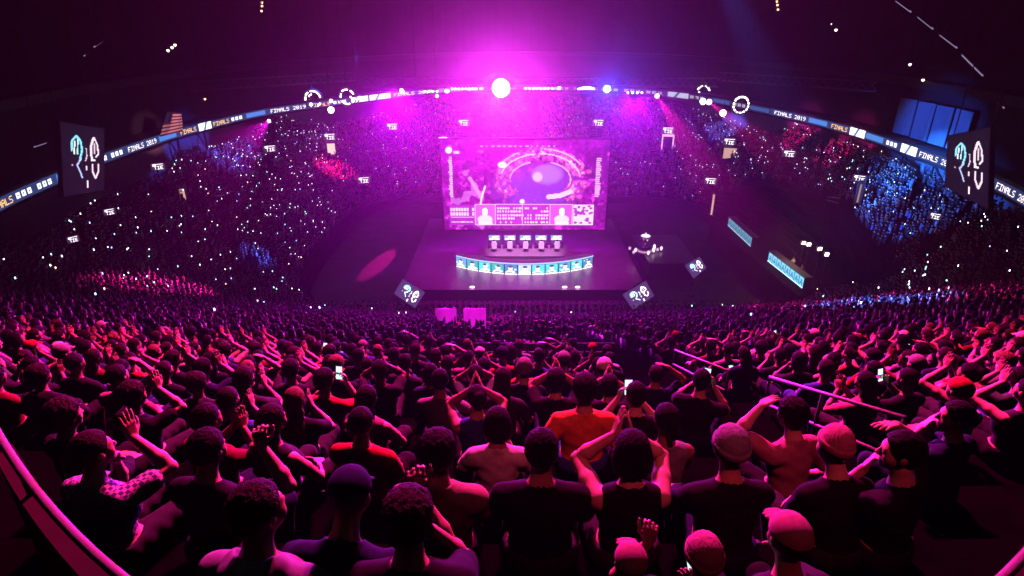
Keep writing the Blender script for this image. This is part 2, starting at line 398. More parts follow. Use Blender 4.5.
DEF_M = dict(body=SKIN[0], shirt=CLOTH['black'], trousers=CLOTH['black'], shoes=SHOE, hair=HAIR['black'], hat=CLOTH['grey'])
def make_person(meshes, loc, rz, label, group=None, mats={}, scale=1.0, name='person'):
    root = empty(name, loc, rz, label, 'person', group); root.scale = (scale,) * 3
    for k, me in meshes.items():
        if not len(me.materials): me.materials.append(DEF_M[k])
        o = bpy.data.objects.new(k, me); COL.objects.link(o); o.parent = root
        m = mats.get(k)
        if m is not None: o.material_slots[0].link = 'OBJECT'; o.material_slots[0].material = m
    return root
# ------------------------------------------------------------------ the bowl
BC = np.array([0., 67.5]); BB, BN = 20.5, 4.0
def BA_(dx): return np.where(np.asarray(dx) < 0, 21.0, 27.0)
def sstep(x, a, b): t = np.clip((x - a) / (b - a), 0, 1); return t * t * (3 - 2 * t)
def bowl_polar(x, y):
    dx, dy = x - BC[0], y - BC[1]; R = np.hypot(dx, dy) + 1e-9
    r = ((np.abs(dx) / BA_(dx)) ** BN + (np.abs(dy) / BB) ** BN) ** (1 / BN)
    u = (dy / BB) / np.hypot(dx / BA_(dx), dy / BB).clip(1e-9)
    return R * (1 - 1 / np.maximum(r, 1e-9)), u, r
def slope_u(u):
    wn = sstep(-u, .30, .85); wf = sstep(u, .30, .9)
    return .70 + (.48 - .70) * wn + (.27 - .70) * wf, wn
def smax_u(u):
    sl, wn = slope_u(u); wn = sstep(-u, .66, .90); return (10.0 / sl) * (1 - wn) + 45.54 * wn
RP, S0, Z0 = .9, .24, .85
def bowl_z(x, y):
    s, u, r = bowl_polar(np.asarray(x, float), np.asarray(y, float)); sl, wn = slope_u(u)
    return np.where(s <= 0, 0.0, np.where(s > smax_u(u) + .3, 99.0, sl * s + Z0))
def hit(px, py, dz=0.):
    d = ray(px, py); t = np.arange(4, 190, .1); P = d[None] * t[:, None]
    z = bowl_z(P[:, 0], P[:, 1]) + dz; k = np.argmax(P[:, 2] + CH <= z)
    return np.array([P[k, 0], P[k, 1], P[k, 2] + CH])
def bowl_pt(phi, s):   # phi: polar angle from +Y, clockwise seen from above
    d = np.stack([np.sin(phi), np.cos(phi)], -1)
    rb = 1 / ((np.abs(d[..., 0]) / BA_(d[..., 0])) ** BN + (np.abs(d[..., 1]) / BB) ** BN) ** (1 / BN)
    return BC + d * (rb + s)[..., None]

M_FLOOR = mat('arena_floor', (.10, .08, .11), .55, .4, noise=.25, scale=.6)
M_TERR = mat('terrace_concrete', (.003, .0028, .003), 1.0, .0, noise=.3, scale=3)
M_WALL = mat('concourse_wall', (.03, .028, .03), .85, .2, noise=.2, scale=.5)
M_DARK = mat('black_drape', (.008, .008, .009), .95, .05)
M_BLACK = mat('black_metal', (.02, .02, .022), .5, .4)
M_STEEL = mat('dark_steel', (.16, .155, .16), .5, .4, .5)
M_STAGE = mat('stage_deck', (.16, .13, .17), .28, .5, noise=.15, scale=.8)
M_FASC = mat('stage_fascia', (.03, .025, .035), .7)

# floor
mb = MB(); mb.box((0, 62, -.1), (110, 150, .2)); tag(mb.build('floor', M_FLOOR), kind='structure')
# terraces: one stepped surface all round
nphi = 288; ph = np.linspace(0, 2 * math.pi, nphi, endpoint=False)
u0 = bowl_polar(*bowl_pt(ph, np.full(nphi, .5)).T)[1]; sl0, _ = slope_u(u0); sm0 = smax_u(u0)
rings = [(np.zeros(nphi), np.zeros(nphi))]
for k in range(0, 52):
    sk = S0 + RP * k
    a, b = np.minimum(sk if k else 0, sm0), np.minimum(sk + RP, sm0)
    # riser keeps the previous tread edge; tread is level with its front
    zk = sl0 * np.minimum(sk, sm0 - (sm0 - S0) % RP) + Z0
    rings.append((a + 0 * ph, zk)); rings.append((b + 0 * ph, zk))
V = []; Qs = []
for s_, z_ in rings:
    V.append(np.column_stack([bowl_pt(ph, s_), z_]))
V = np.concatenate(V); j = np.arange(nphi); j2 = (j + 1) % nphi
for i in range(len(rings) - 1):
    Qs.append(np.stack([i * nphi + j, (i + 1) * nphi + j, (i + 1) * nphi + j2, i * nphi + j2], 1))
o = link('floor_terraces', mesh_np('floor_terraces', V, np.concatenate(Qs), False), M_TERR); tag(o, kind='structure')

# the ring of the upper level, measured from the photograph, then smoothed
RPX = [(0, 203), (30, 192), (60, 180), (110, 157), (140, 147), (165, 138), (200, 128), (230, 121), (256, 114), (290, 108), (330, 104), (380, 97), (430, 91), (500, 88), (560, 88), (640, 91), (700, 98), (740, 106), (775, 113), (800, 118), (830, 126), (860, 134), (900, 149), (945, 163), (995, 187), (1024, 199)]
RZ = 12.5; rp = np.array([at_z(px, py, RZ)[:2] for px, py in RPX])
rth = np.arctan2(rp[:, 0], rp[:, 1] - 62); rrr = np.hypot(rp[:, 0], rp[:, 1] - 62)
TH = np.linspace(-2.06, 2.06, 261); RR = np.interp(TH, rth, rrr)
for _ in range(60): RR[1:-1] = .25 * RR[:-2] + .5 * RR[1:-1] + .25 * RR[2:]
def ring_pt(th, off=0., z=RZ):
    r = float(np.interp(th, TH, RR)) + off; return np.array([r * math.sin(th), 62 + r * math.cos(th), z])
def th_px(px):   # angle on the ring that shows at column px
    best = min(np.linspace(-2.05, 2.05, 1600), key=lambda a: abs(proj(ring_pt(a))[0] - px)); return float(best)
def ring_strip(th0, th1, z0, z1, off, n):
    P = [ring_pt(t, off, 0) for t in np.linspace(th0, th1, n + 1)]
    return P
# wall behind the ring
def wall_strip(name, th0, th1, z0, z1, off, m, n=60, extra0=None, extra1=None, thick=.4):
    P = [ring_pt(t, off, 0)[:2] for t in np.linspace(th0, th1, n + 1)]
    if extra0 is not None: P = extra0 + P
    if extra1 is not None: P = P + extra1
    P = np.array(P); T = np.gradient(P, axis=0); N = np.column_stack([-T[:, 1], T[:, 0]]); N /= np.linalg.norm(N, axis=1)[:, None]
    N *= np.sign(((P - [0, 62]) * N).sum(1))[:, None]; O = P + N * thick
    k = len(P); V = np.concatenate([np.column_stack([P, np.full(k, z0)]), np.column_stack([P, np.full(k, z1)]), np.column_stack([O, np.full(k, z1)]), np.column_stack([O, np.full(k, z0)])])
    i = np.arange(k - 1); Q = np.concatenate([np.stack([r * k + i, r * k + i + 1, ((r + 1) % 4) * k + i + 1, ((r + 1) % 4) * k + i], 1) for r in range(4)])
    return tag(link(name, mesh_np(name, V, Q, False), m), kind='structure')
wall_strip('wall_left', -2.06, -.75, 0, 42, 2.2, M_WALL, extra0=[np.array([-49., -8.]), np.array([-47., 25.])])
wall_strip('wall_far', -.75, .75, 0, 42, 2.2, M_WALL)
wall_strip('wall_right', .75, 2.06, 0, 42, 2.2, M_WALL, extra1=[np.array([47., 25.]), np.array([49., -8.])])
mb = MB(); mb.box((0, -8.2, 21), (99, .4, 42)); tag(mb.build('wall_back', M_WALL), kind='structure')
mb = MB(); mb.box((0, 60, 42.2), (130, 150, .4)); tag(mb.build('ceiling', M_DARK), kind='structure')
# ledge that carries the ribbon board, and the open band under it
def ledge(name, z, h, off, d, m):
    P = [ring_pt(t, off, 0)[:2] for t in np.linspace(-2.06, 2.06, 181)]; P = np.array(P)
    O = np.array([ring_pt(t, off + d, 0)[:2] for t in np.linspace(-2.06, 2.06, 181)]); k = len(P)
    V = np.concatenate([np.column_stack([P, np.full(k, z)]), np.column_stack([P, np.full(k, z + h)]), np.column_stack([O, np.full(k, z + h)]), np.column_stack([O, np.full(k, z)])])
    i = np.arange(k - 1); Q = np.concatenate([np.stack([r * k + i, r * k + i + 1, ((r + 1) % 4) * k + i + 1, ((r + 1) % 4) * k + i], 1) for r in range(4)])
    return tag(link(name, mesh_np(name, V, Q, False), m), kind='structure')
ledge('trim_1', RZ - .75, 1.5, .25, 1.9, M_BLACK)
ledge('trim_3', 8.3, RZ - .8 - 8.3, 1.95, .2, mat('concourse_paint', (.24, .23, .25), .8, noise=.12, scale=1.5))
ledge('trim_2', 18.5, .8, .9, 1.2, M_BLACK)
# platform under the camera with its parapet
RAILX = np.linspace(-2.8, 2.5, 41)
def rail_y(x): x = np.asarray(x, float); x = x - .2; return 1.15 + .19 * x * x / (1 + .015 * x * x)
mb = MB(); ys = rail_y(RAILX)
V = []; Fs = []
for x, y in zip(RAILX, ys): V += [(x, y - .06, 21.6), (x, y + .06, 21.6), (x, y + .06, 22.84), (x, y - .06, 22.84)]
for i in range(len(RAILX) - 1):
    b = i * 4; Fs += [(b + q, b + 4 + q, b + 4 + (q + 1) % 4, b + (q + 1) % 4) for q in range(4)]
mb.add(V, Fs); tag(mb.build('wall_parapet', mat('parapet_paint', (.022, .005, .006), .9, .2, noise=.2, scale=4)), kind='structure')
mb = MB(); mb.add([(-9, -8, 21.6), (9, -8, 21.6)] + [(x, y, 21.6) for x, y in zip(RAILX[::-1], ys[::-1])], [tuple(range(len(RAILX) + 2))]); tag(mb.build('floor_platform', M_TERR), kind='structure')
r0 = empty('guard_rail', (0, 1.28, 22.84), 0, 'long curved tubular rail along the parapet at the bottom edge of the picture', 'railing')
mb = MB(); mb.tube([(x, y - 1.28, .15) for x, y in zip(RAILX, ys)], .021, 10); 
M_RAIL = mat('rail_paint', (.2, .18, .2), .4, .5)
mb.build('top_rail', M_RAIL, r0, True)
for x in (-2.4, -1.2, 0, 1.2, 2.3):
    q = MB(); q.tube([(x, float(rail_y(x)) - 1.28, -.02), (x, float(rail_y(x)) - 1.28, .15)], .016, 8); q.build('post', M_RAIL, r0, True)

# ------------------------------------------------------------------ pictures on screens (painted as small cells)
def grid_panel(name, img, P, m, parent=None, gain=1.0):
    """img: h x w x 3 (row 0 on top); P(u, v) -> points for arrays u (0..1 left to right), v (0..1 top to bottom)"""
    h, w, _ = img.shape
    uu, vv = np.meshgrid(np.linspace(0, 1, w + 1), np.linspace(0, 1, h + 1)); V = P(uu.ravel(), vv.ravel())
    i, j = np.meshgrid(np.arange(w), np.arange(h)); a = (j * (w + 1) + i).ravel()
    Q = np.stack([a + w + 1, a + w + 2, a + 1, a], 1)
    me = mesh_np(name, V, Q, False)
    ca = me.color_attributes.new('picture', 'FLOAT_COLOR', 'CORNER')
    c = np.concatenate([img.reshape(-1, 3) * gain, np.ones((w * h, 1))], 1).astype(np.float32)
    ca.data.foreach_set('color', np.repeat(c, 4, axis=0).ravel())
    return link(name, me, m, parent)
def ell(img, cx, cy, rx, ry, col, a=1.0, soft=0.0):
    h, w, _ = img.shape; y, x = np.mgrid[0:h, 0:w]; d = ((x + .5 - cx) / rx) ** 2 + ((y + .5 - cy) / ry) ** 2
    k = (np.clip((1 - d) / soft, 0, 1) if soft else (d < 1).astype(float))[..., None] * a; img[:] = img * (1 - k) + np.array(col) * k
def rct(img, x0, y0, x1, y1, col): img[int(max(y0, 0)):int(max(y1, 0)), int(max(x0, 0)):int(max(x1, 0))] = col
def seg(img, pts, r, col):
    h, w, _ = img.shape; y, x = np.mgrid[0:h, 0:w] + .5
    for (ax, ay), (bx, by) in zip(pts[:-1], pts[1:]):
        t = np.clip(((x - ax) * (bx - ax) + (y - ay) * (by - ay)) / max((bx - ax) ** 2 + (by - ay) ** 2, 1e-6), 0, 1)
        img[np.hypot(x - ax - t * (bx - ax), y - ay - t * (by - ay)) < r] = col
FONT = {'A': '01110100011000111111100011000110001', 'F': '11111100001000011110100001000010000', 'I': '11111001000010000100001000010011111', 'N': '10001110011010110011100011000110001', 'L': '10000100001000010000100001000011111', 'S': '01111100001000001110000010000111110',
        'E': '11111100001000011110100001000011111', 'T': '11111001000010000100001000010000100', '2': '01110100010000100010001000100011111', '0': '01110100011001110101110011000101110', '1': '00100011000010000100001000010001110', '9': '01110100011000101111000010001001100', ' ': '0' * 35}
def word(img, x, y, s, col, k=1):
    for ch in s:
        for i, b in enumerate(FONT[ch]):
            if b == '1': rct(img, x + (i % 5) * k, y + (i // 5) * k, x + (i % 5) * k + k, y + (i // 5) * k + k, col)
        x += 6 * k
    return x
def fbm(h, w, seed, base=4, octs=4):
    g = np.random.default_rng(seed); out = np.zeros((h, w)); amp = 1
    for o_ in range(octs):
        n = base * 2 ** o_; a = g.random((n + 2, int(n * w / h) + 3)); y = np.linspace(0, n, h); x = np.linspace(0, n * w / h, w)
        iy, ix = y.astype(int), x.astype(int); fy, fx = (y - iy)[:, None], (x - ix)[None]
        fy, fx = fy * fy * (3 - 2 * fy), fx * fx * (3 - 2 * fx)
        out += amp * (a[iy][:, ix] * (1 - fy) * (1 - fx) + a[iy + 1][:, ix] * fy * (1 - fx) + a[iy][:, ix + 1] * (1 - fy) * fx + a[iy + 1][:, ix + 1] * fy * fx); amp *= .5
    out -= out.min(); return out / out.max()

# giant screen
def game_picture():
    h, w = 135, 240; im = np.zeros((h, w, 3)); n = fbm(h, w, 3, 5, 5)[..., None]; n2 = fbm(h, w, 8, 14, 3)[..., None]
    n3 = fbm(h, w, 9, 30, 2)[..., None]; im[:] = np.array([.42, .01, .46]) * (.12 + 1.1 * n * n3) ; im += np.array([.5, .05, .42]) * np.clip(n2 * n3 - .40, 0, 1) * 4
    ell(im, 135, 72, 74, 44, (.16, .04, .50), .85, .8)           # pale open ground in the middle
    ell(im, 152, 50, 26, 17, (.26, .16, .95), .85, .6)
    ell(im, 138, 54, 8, 8, (.85, .45, .95), .9, .5)
    y, x = np.mgrid[0:h, 0:w]
    for rx, ry, wd, seed, st in ((56, 37, .16, 21, 1.0), (48, 30, .10, 22, .7), (64, 43, .08, 23, .6)):  # broken ring of pale boulders
        d = np.abs(np.sqrt(((x - 142) / rx) ** 2 + ((y - 56) / ry) ** 2) - 1); nn = fbm(h, w, seed, 34, 3)
        ang = np.arctan2(y - 56, x - 142); k = (d < wd) & (nn > .48) & ((ang < -.1) | (ang > 2.6) | ((ang > .05) & (ang < .7)))
        im[k] = ((np.array([.95, .10, .50]) * np.clip(2.8 * nn[..., None] - .85, 0, 1.1) + np.array([.5, .6, .5]) * np.clip(nn[..., None] - .68, 0, 1) * 4) * st)[k]
    for rx, ry, a0, a1, tw in ((58, 38, 195, 262, 1.0), (58, 38, 268, 352, .9), (66, 45, 205, 240, .7), (66, 45, 275, 330, .8), (44, 27, 185, 250, .8), (44, 27, 290, 380, .7), (50, 32, 15, 42, .9)):   # curved wall tops
        A_ = np.radians(np.linspace(a0, a1, 14)); seg(im, [(142 + rx * math.cos(t_), 58 + ry * math.sin(t_)) for t_ in A_], tw, (1.0, .55, .88))
    for cx, cy in ((196, 50), (206, 62), (190, 72), (212, 46), (200, 84), (182, 40)): ell(im, cx, cy, 5, 4, (.9, .15, .45), .45, .6)
    k = fbm(h, w, 31, 12, 3)
    m = ((x > 10) & (x < 60) & (k > .63)); im[m] = im[m] * .4 + np.array([.55, .16, .62]) * .6
    seg(im, [(40, 56), (48, 70), (56, 84)], 2.6, (.62, .26, .62)); seg(im, [(62, 68), (58, 80), (54, 97)], 1.0, (1, .85, .95))
    seg(im, [(155, 84), (172, 82), (186, 76)], 3.6, (.95, .55, .85)); ell(im, 87, 36, 7, 5, (1, .85, 1), 1, .5); ell(im, 116, 91, 4, 4, (.9, .7, 1), 1, .4)
    g = np.random.default_rng(5)
    ell(im, 11, 15, 5, 5, (1, .9, 1), 1, .3); rct(im, 18, 16, 26, 20, (.9, .6, .9))
    for k_ in range(22):      # icon columns at both edges
        yy = 24 + k_ * 2.8; rct(im, 9 + g.integers(0, 3), yy, 15, yy + 1.9, (.75 + .25 * g.random(), .55, .85))
        if yy > 26: rct(im, 222, yy, 227 + g.integers(0, 4), yy + 1.9, (.6 + .4 * g.random(), .45, .75))
    for k_ in range(14): rct(im, 56 + k_ * 8, 8, 56 + k_ * 8 + g.integers(2, 6), 10.5, (.95, .5, .9))
    rct(im, 8, 96, 46, 128, (.30, .02, .36)); rct(im, 46, 96, 76, 128, (.55, .10, .6)); rct(im, 76, 96, 158, 128, (.40, .02, .45)); rct(im, 158, 96, 196, 128, (.55, .08, .55))
    for yy in (101, 108): 
        for k_ in range(9): 
            if g.random() > .2: rct(im, 10 + k_ * 4, yy, 10 + k_ * 4 + 3, yy + 5, (.95, .6, .95))
    rct(im, 10, 115, 45, 116, (.9, .5, .9))
    for k_ in range(16): rct(im, 11 + 2.1 * k_, 122, 12.3 + 2.1 * k_, 124.5, (.95, .75, .95))
    for x0, x1 in ((46, 76), (160, 190)):
        ell(im, (x0 + x1) / 2, 107, 4.5, 6, (1, .8, 1)); ell(im, (x0 + x1) / 2, 119, 11, 7, (.9, .6, .95)); rct(im, x0 + 5, 123, x1 - 4, 128, (.75, .7, 1))
    for r_ in range(5):
        for c_ in range(19):
            if g.random() > .22: rct(im, 79 + c_ * 4.1, 100 + r_ * 5.6, 79 + c_ * 4.1 + g.integers(2, 4), 103 + r_ * 5.6, (.98, .66, .95))
    for a, b, c, d in ((46, 95, 77, 96), (76, 95, 158, 96), (158, 95, 190, 96), (46, 127, 196, 128.5)): rct(im, a, b, c, d, (.95, .55, .9))
    for x_ in (46, 76, 116, 157, 190): rct(im, x_, 95, x_ + 1.3, 128, (.95, .55, .9))
    rct(im, 192, 96, 222, 128, (.9, .6, .85))   # small overview map
    for _ in range(26): ell(im, 194 + 26 * g.random(), 98 + 28 * g.random(), 2.5, 1.8, (.32, .03, .35))
    return im
def back_frame(mb, c, w, h, d, m): mb.box(c, (w, d, h), m)
scr = empty('giant_screen', at_y(525, 186, 64), 0, 'giant bright video screen showing a game map above the stage', 'screen')
sw, shh = 17.9, 9.9; sc0 = np.array(scr.location)
mb = MB(); mb.box((0, .25, 0), (sw + .35, .4, shh + .35)); fr_ = mb.build('frame', M_BLACK, scr)
M_SCR = emit_attr('screen_picture', 1.45)
grid_panel('display', game_picture(), lambda u, v: np.column_stack([(u - .5) * sw, np.full(u.shape, .0), (.5 - v) * shh]), M_SCR, fr_)
for x in (-7.5, -2.5, 2.5, 7.5):
    q = MB(); q.tube([(x, .3, shh / 2), (x, .3, 18.4 - sc0[2])], .03, 6); q.build('suspension_cable', M_STEEL, scr)

# ------------------------------------------------------------------ stage
DZ = 1.2
mb = MB()
def prism(mb, pts, z0, z1, m_top=None, m_side=None):
    n = len(pts); mb.add([(x, y, z1) for x, y in pts], [tuple(range(n))], m_top)
    mb.add([(x, y, z0) for x, y in pts] + [(x, y, z1) for x, y in pts], [(i, (i + 1) % n, n + (i + 1) % n, n + i) for i in range(n)], m_side)
st = empty('stage', (1, 60, 0), 0, 'wide low stage with a glossy deck under the giant screen', 'stage')
arc = [(-11.8, 16), (-11.8, -4.6), (-10.2, -6.9), (10.4, -6.9), (12, -4.6), (12, 16)]
prism(mb, arc, 0, DZ - .04, M_FASC, M_FASC); mb.build('fascia', None, st)
mb = MB(); prism(mb, [(x * 1.004, y - .05) for x, y in arc], DZ - .04, DZ, M_STAGE, M_STEEL); mb.build('deck', None, st)
def stage_block(name, x0, x1, y0, y1, z, label):
    t = empty(name, ((x0 + x1) / 2, (y0 + y1) / 2, 0), 0, label, 'platform'); w, d = x1 - x0, y1 - y0
    q = MB(); q.box((0, 0, (z - .06) / 2), (w, d, z - .06)); q.build('skirt', M_FASC, t)
    q = MB(); q.box((0, 0, z - .03), (w + .1, d + .1, .06)); q.build('deck', M_STAGE, t)
    q = MB(); q.box((0, -d / 2 - .06, z - .03), (w + .1, .04, .08)); q.build('edge_trim', M_STEEL, t)
wl = at_z(635, 263, 2.0); wr = at_z(690, 263, 2.0)
stage_block('side_platform', max(float(wl[0]), 14.3), float(wr[0]) + .8, float(wl[1]), float(wl[1]) + 9, 2.0, 'dark raised side platform right of the stage, carrying the trophy')
# curved player desk with lit portraits
RD, half, CX, CY = 12.4, .62, 1.35, 59.0
dk = empty('curved_desk', (CX, 56.7, DZ), 0, 'long curved desk front lit with a row of player portraits', 'desk')
def desk_pt(t, z, rr=0.): a = (t - .5) * 2 * half; return ((RD + rr) * math.sin(a) , 69.1 - 56.7 - (RD + rr) * math.cos(a), z)
def desk_band(name, z0, z1, r0_, r1_, m, n=40):
    V = []; Fs = []
    for i in range(n + 1):
        t = i / n; V += [desk_pt(t, z0, r1_), desk_pt(t, z1, r1_), desk_pt(t, z1, r0_), desk_pt(t, z0, r0_)]
    for i in range(n): b = i * 4; Fs += [(b + q, b + 4 + q, b + 4 + (q + 1) % 4, b + (q + 1) % 4) for q in range(4)]
    Fs += [(0, 1, 2, 3), (n * 4 + 3, n * 4 + 2, n * 4 + 1, n * 4)]
    q = MB(); q.add(V, Fs); return q.build(name, m, dk)
cc_ = desk_band('carcass', 0, 1.36, -.55, 0, M_BLACK); desk_band('worktop', 1.36, 1.42, -.75, .12, M_STEEL)
def portraits():
    n = 11; cw, h = 26, 30; im = np.zeros((h, cw * n, 3)); g = np.random.default_rng(12)
    for k in range(n):
        x0 = k * cw; base = np.array([(.02, .28, .42), (.02, .36, .40), (.05, .20, .45), (.03, .42, .42)][g.integers(0, 4)]) * (.6 + .7 * g.random())
        rct(im, x0, 5, x0 + cw - 2, h, base); sub = im[:, x0:x0 + cw - 2]
        if k == 5: sub[5:] = (.35, .45, .85)
        cx = (cw - 2) / 2 + g.uniform(-2, 2); skin = np.array((.95, .80, .78))
        ell(sub, cx, 30, 10.5, 11, (.95, .95, 1.0) if g.random() > .3 else (.75, .95, .98)); ell(sub, cx, 13.5, 4.2, 5.2, skin); ell(sub, cx, 10.2, 4.6, 3.2, (.05, .04, .06))
        for _ in range(3): ell(sub, g.uniform(2, cw - 4), g.uniform(8, 26), 2.2, 1.6, (.1, .75, .55) if g.random() > .5 else (.9, .95, 1), .8)
        if k not in (5,): seg(sub, [(cx - 9, 27), (cx, 24), (cx + 9, 27)], 1.3, (.06, .05, .12))
        rct(im, x0, 28, x0 + cw - 2, h, (1.2, 1.2, 1.2)); rct(im, x0, 0, x0 + cw, 4, (.28, .38, .85))
    return im
M_LED = emit_attr('led_picture', 2.1)
grid_panel('led_front', portraits(), lambda u, v: np.array([desk_pt(a, 1.34 - 1.3 * b, .03) for a, b in zip(u, v)]), M_LED, cc_)
# players' area behind the desk
M_WHITE = mat('white_shell', (.7, .7, .72), .4, .5)
M_MON = emit('monitor_glow', (.55, .85, 1.0), 1.6, 'AUTO'); M_GLY = emit('white_mark', (1, .95, 1), 2.2)
riser = empty('player_riser', (1.5, 62.2, DZ), 0, 'raised player podium behind the curved desk', 'platform')
q = MB(); q.box((0, 0, .3), (10.5, 3.4, .6)); q.build('base', M_FASC, riser); q = MB(); q.box((0, 0, .62), (10.6, 3.5, .04)); q.build('deck', M_STAGE, riser)
for k in range(5):
    x = -1.95 + 1.72 * k; nm = ('leftmost', 'second from the left', 'middle', 'second from the right', 'rightmost')[k]
    t = empty('gaming_table', (x, 62.9, DZ + .64), 0, f'small black player table under the giant screen, {nm} of five', 'table', 'player tables behind the curved desk')
    q = MB(); q.box((0, 0, .73), (1.5, .7, .05)); q.build('table_top', M_BLACK, t)
    for sx in (-.68, .68): q = MB(); q.box((sx, 0, .36), (.05, .6, .71)); q.build('leg', M_BLACK, t)
    t = empty('gaming_monitor', (x, 63.1, DZ + .64 + .755), 0, f'lit player monitor just below the giant screen, {nm} of five', 'monitor', 'player monitors')
    q = MB(); q.box((0, .03, .42), (1.3, .05, .62)); hs_ = q.build('housing', M_BLACK, t)
    im = np.zeros((18, 34, 3)); im[:] = (.12, .25, .55); g = np.random.default_rng(40 + k)
    ell(im, 17 + g.uniform(-3, 3), 9, 8, 6, (.9, 1, 1)); ell(im, 9, 13, 5, 3, (.2, .7, .8)); ell(im, 26, 5, 5, 3, (.9, .5, .9)); seg(im, [(4, 15), (30, 14)], 1.6, (1, 1, 1))
    grid_panel('picture', im, lambda u, v: np.column_stack([(u - .5) * 1.24, np.zeros(u.shape), .71 - v * .57]), M_LED, hs_)
    q = MB(); q.tube([(0, .06, .0), (0, .06, .2)], .03, 8); q.box((0, .05, .01), (.4, .25, .02)); q.build('stand', M_BLACK, t)
    t = empty('gaming_chair', (x, 61.75, DZ + .64), 0, f'white high-backed player chair on the podium, {nm} of five', 'chair', 'white player chairs')
    q = MB(); q.box((0, .1, .46), (.52, .5, .10)); q.build('seat', M_WHITE, t)
    q = MB(); q.add([(-.27, -.16, .46), (.27, -.16, .46), (.30, -.26, 1.0), (.22, -.32, 1.32), (-.22, -.32, 1.32), (-.30, -.26, 1.0), (-.27, -.08, .46), (.27, -.08, .46), (.30, -.16, 1.0), (.22, -.22, 1.32), (-.22, -.22, 1.32), (-.30, -.16, 1.0)],
                    [(0, 1, 2, 5), (5, 2, 3, 4), (7, 6, 11, 8), (8, 11, 10, 9), (0, 5, 11, 6), (1, 7, 8, 2), (2, 8, 9, 3), (5, 4, 10, 11), (4, 3, 9, 10), (0, 6, 7, 1)]); q.build('backrest', M_WHITE, t)
    q = MB(); q.tube([(0, .1, .06), (0, .1, .42)], .03, 8)
    for a in range(5): q.tube([(0, .1, .08), (.3 * math.cos(a * 1.257), .1 + .3 * math.sin(a * 1.257), .04)], .02, 6)
    q.build('base', M_BLACK, t)
    for sx in (-.31, .31): q = MB(); q.box((sx, .12, .66), (.06, .3, .04)); q.tube([(sx, .1, .46), (sx, .1, .65)], .015, 6); q.build('armrest', M_BLACK, t)
# footlights on the stage edge
for px, lab in ((472, 'small white floor light on the left front edge of the stage'), (565, 'small white floor light on the right front edge of the stage, left of its pair'), (578, 'small white floor light on the right front edge of the stage, right of its pair')):
    p = at_z(px, 290, DZ); p[1] = max(p[1], 53.2)
    t = empty('floor_light', (float(p[0]), float(p[1]) + .3, DZ), 0, lab, 'light'); q = MB(); q.box((0, .05, .12), (.5, .2, .22)); q.build('housing', M_BLACK, t)
    q = MB(); q.box((0, -.06, .12), (.44, .02, .16)); q.build('lens', emit('floor_lens', (1, .75, .95), 5), t)
# trophy and its ring of lit glass
tp = at_z(648, 252, 2.0)
tp = np.array([float(wl[0]) + 1.6, float(wl[1]) + 3.2, 2.0])
t = empty('trophy', tp, 0, 'gleaming trophy cup on a lit round plinth on the side platform', 'trophy')
M_CHROME = mat('trophy_silver', (.85, .82, .84), .15, .8, 1)
M_PL = emit('plinth_glow', (1, .5, .85), .55)
q = MB(); q.lathe((0, 0, 0), [(.75, 0), (.75, .5), (.6, .55)], 24); q.build('plinth', M_BLACK, t)
q = MB(); q.lathe((0, 0, .25), [(.765, -.12), (.765, .12)], 24); q.build('light_band', M_PL, t)
q = MB(); q.lathe((0, 0, .55), [(.32, 0), (.30, .08), (.10, .18), (.07, .5), (.14, .6), (.34, .9), (.46, 1.25), (.48, 1.3)], 24); q.build('cup', M_CHROME, t, True)
for sx in (-1, 1): q = MB(); q.tube([(sx * .40, 0, 1.7), (sx * .66, 0, 1.75), (sx * .70, 0, 1.5), (sx * .50, 0, 1.3), (sx * .30, 0, 1.28)], .035, 8); q.build('handle', M_CHROME, t, True)
q = MB(); q.lathe((0, 0, 1.86), [(.5, 0), (.44, .08), (.05, .16), (.03, .42)], 20); q.build('lid', emit('lid_glint', (1, .8, .95), 1.5), t, True)  # glint put into the lid as emission; the lid is no lamp
for k, (dx, dy) in enumerate(((-1.5, .5), (-1.0, -.2), (.95, -.25), (1.45, .1), (1.9, .3), (1.2, .6), (-1.3, -.7), (.2, -1.1))):
    t = empty('glass_award', (tp[0] + dx, tp[1] + dy, 2.0), 0, 'small glowing glass award standing around the trophy', 'award', 'glass awards around the trophy')
    q = MB(); q.box((0, 0, .06), (.22, .22, .12)); q.build('base', M_BLACK, t)
    hh = .35 + .12 * (k % 3); q = MB(); q.lathe((0, 0, .12), [(.09, 0), (.16, hh * .6), (.03, hh)], 6); q.build('crystal', emit('crystal_glow', (1, .7, .9), .8 + .7 * (k % 3)), t)

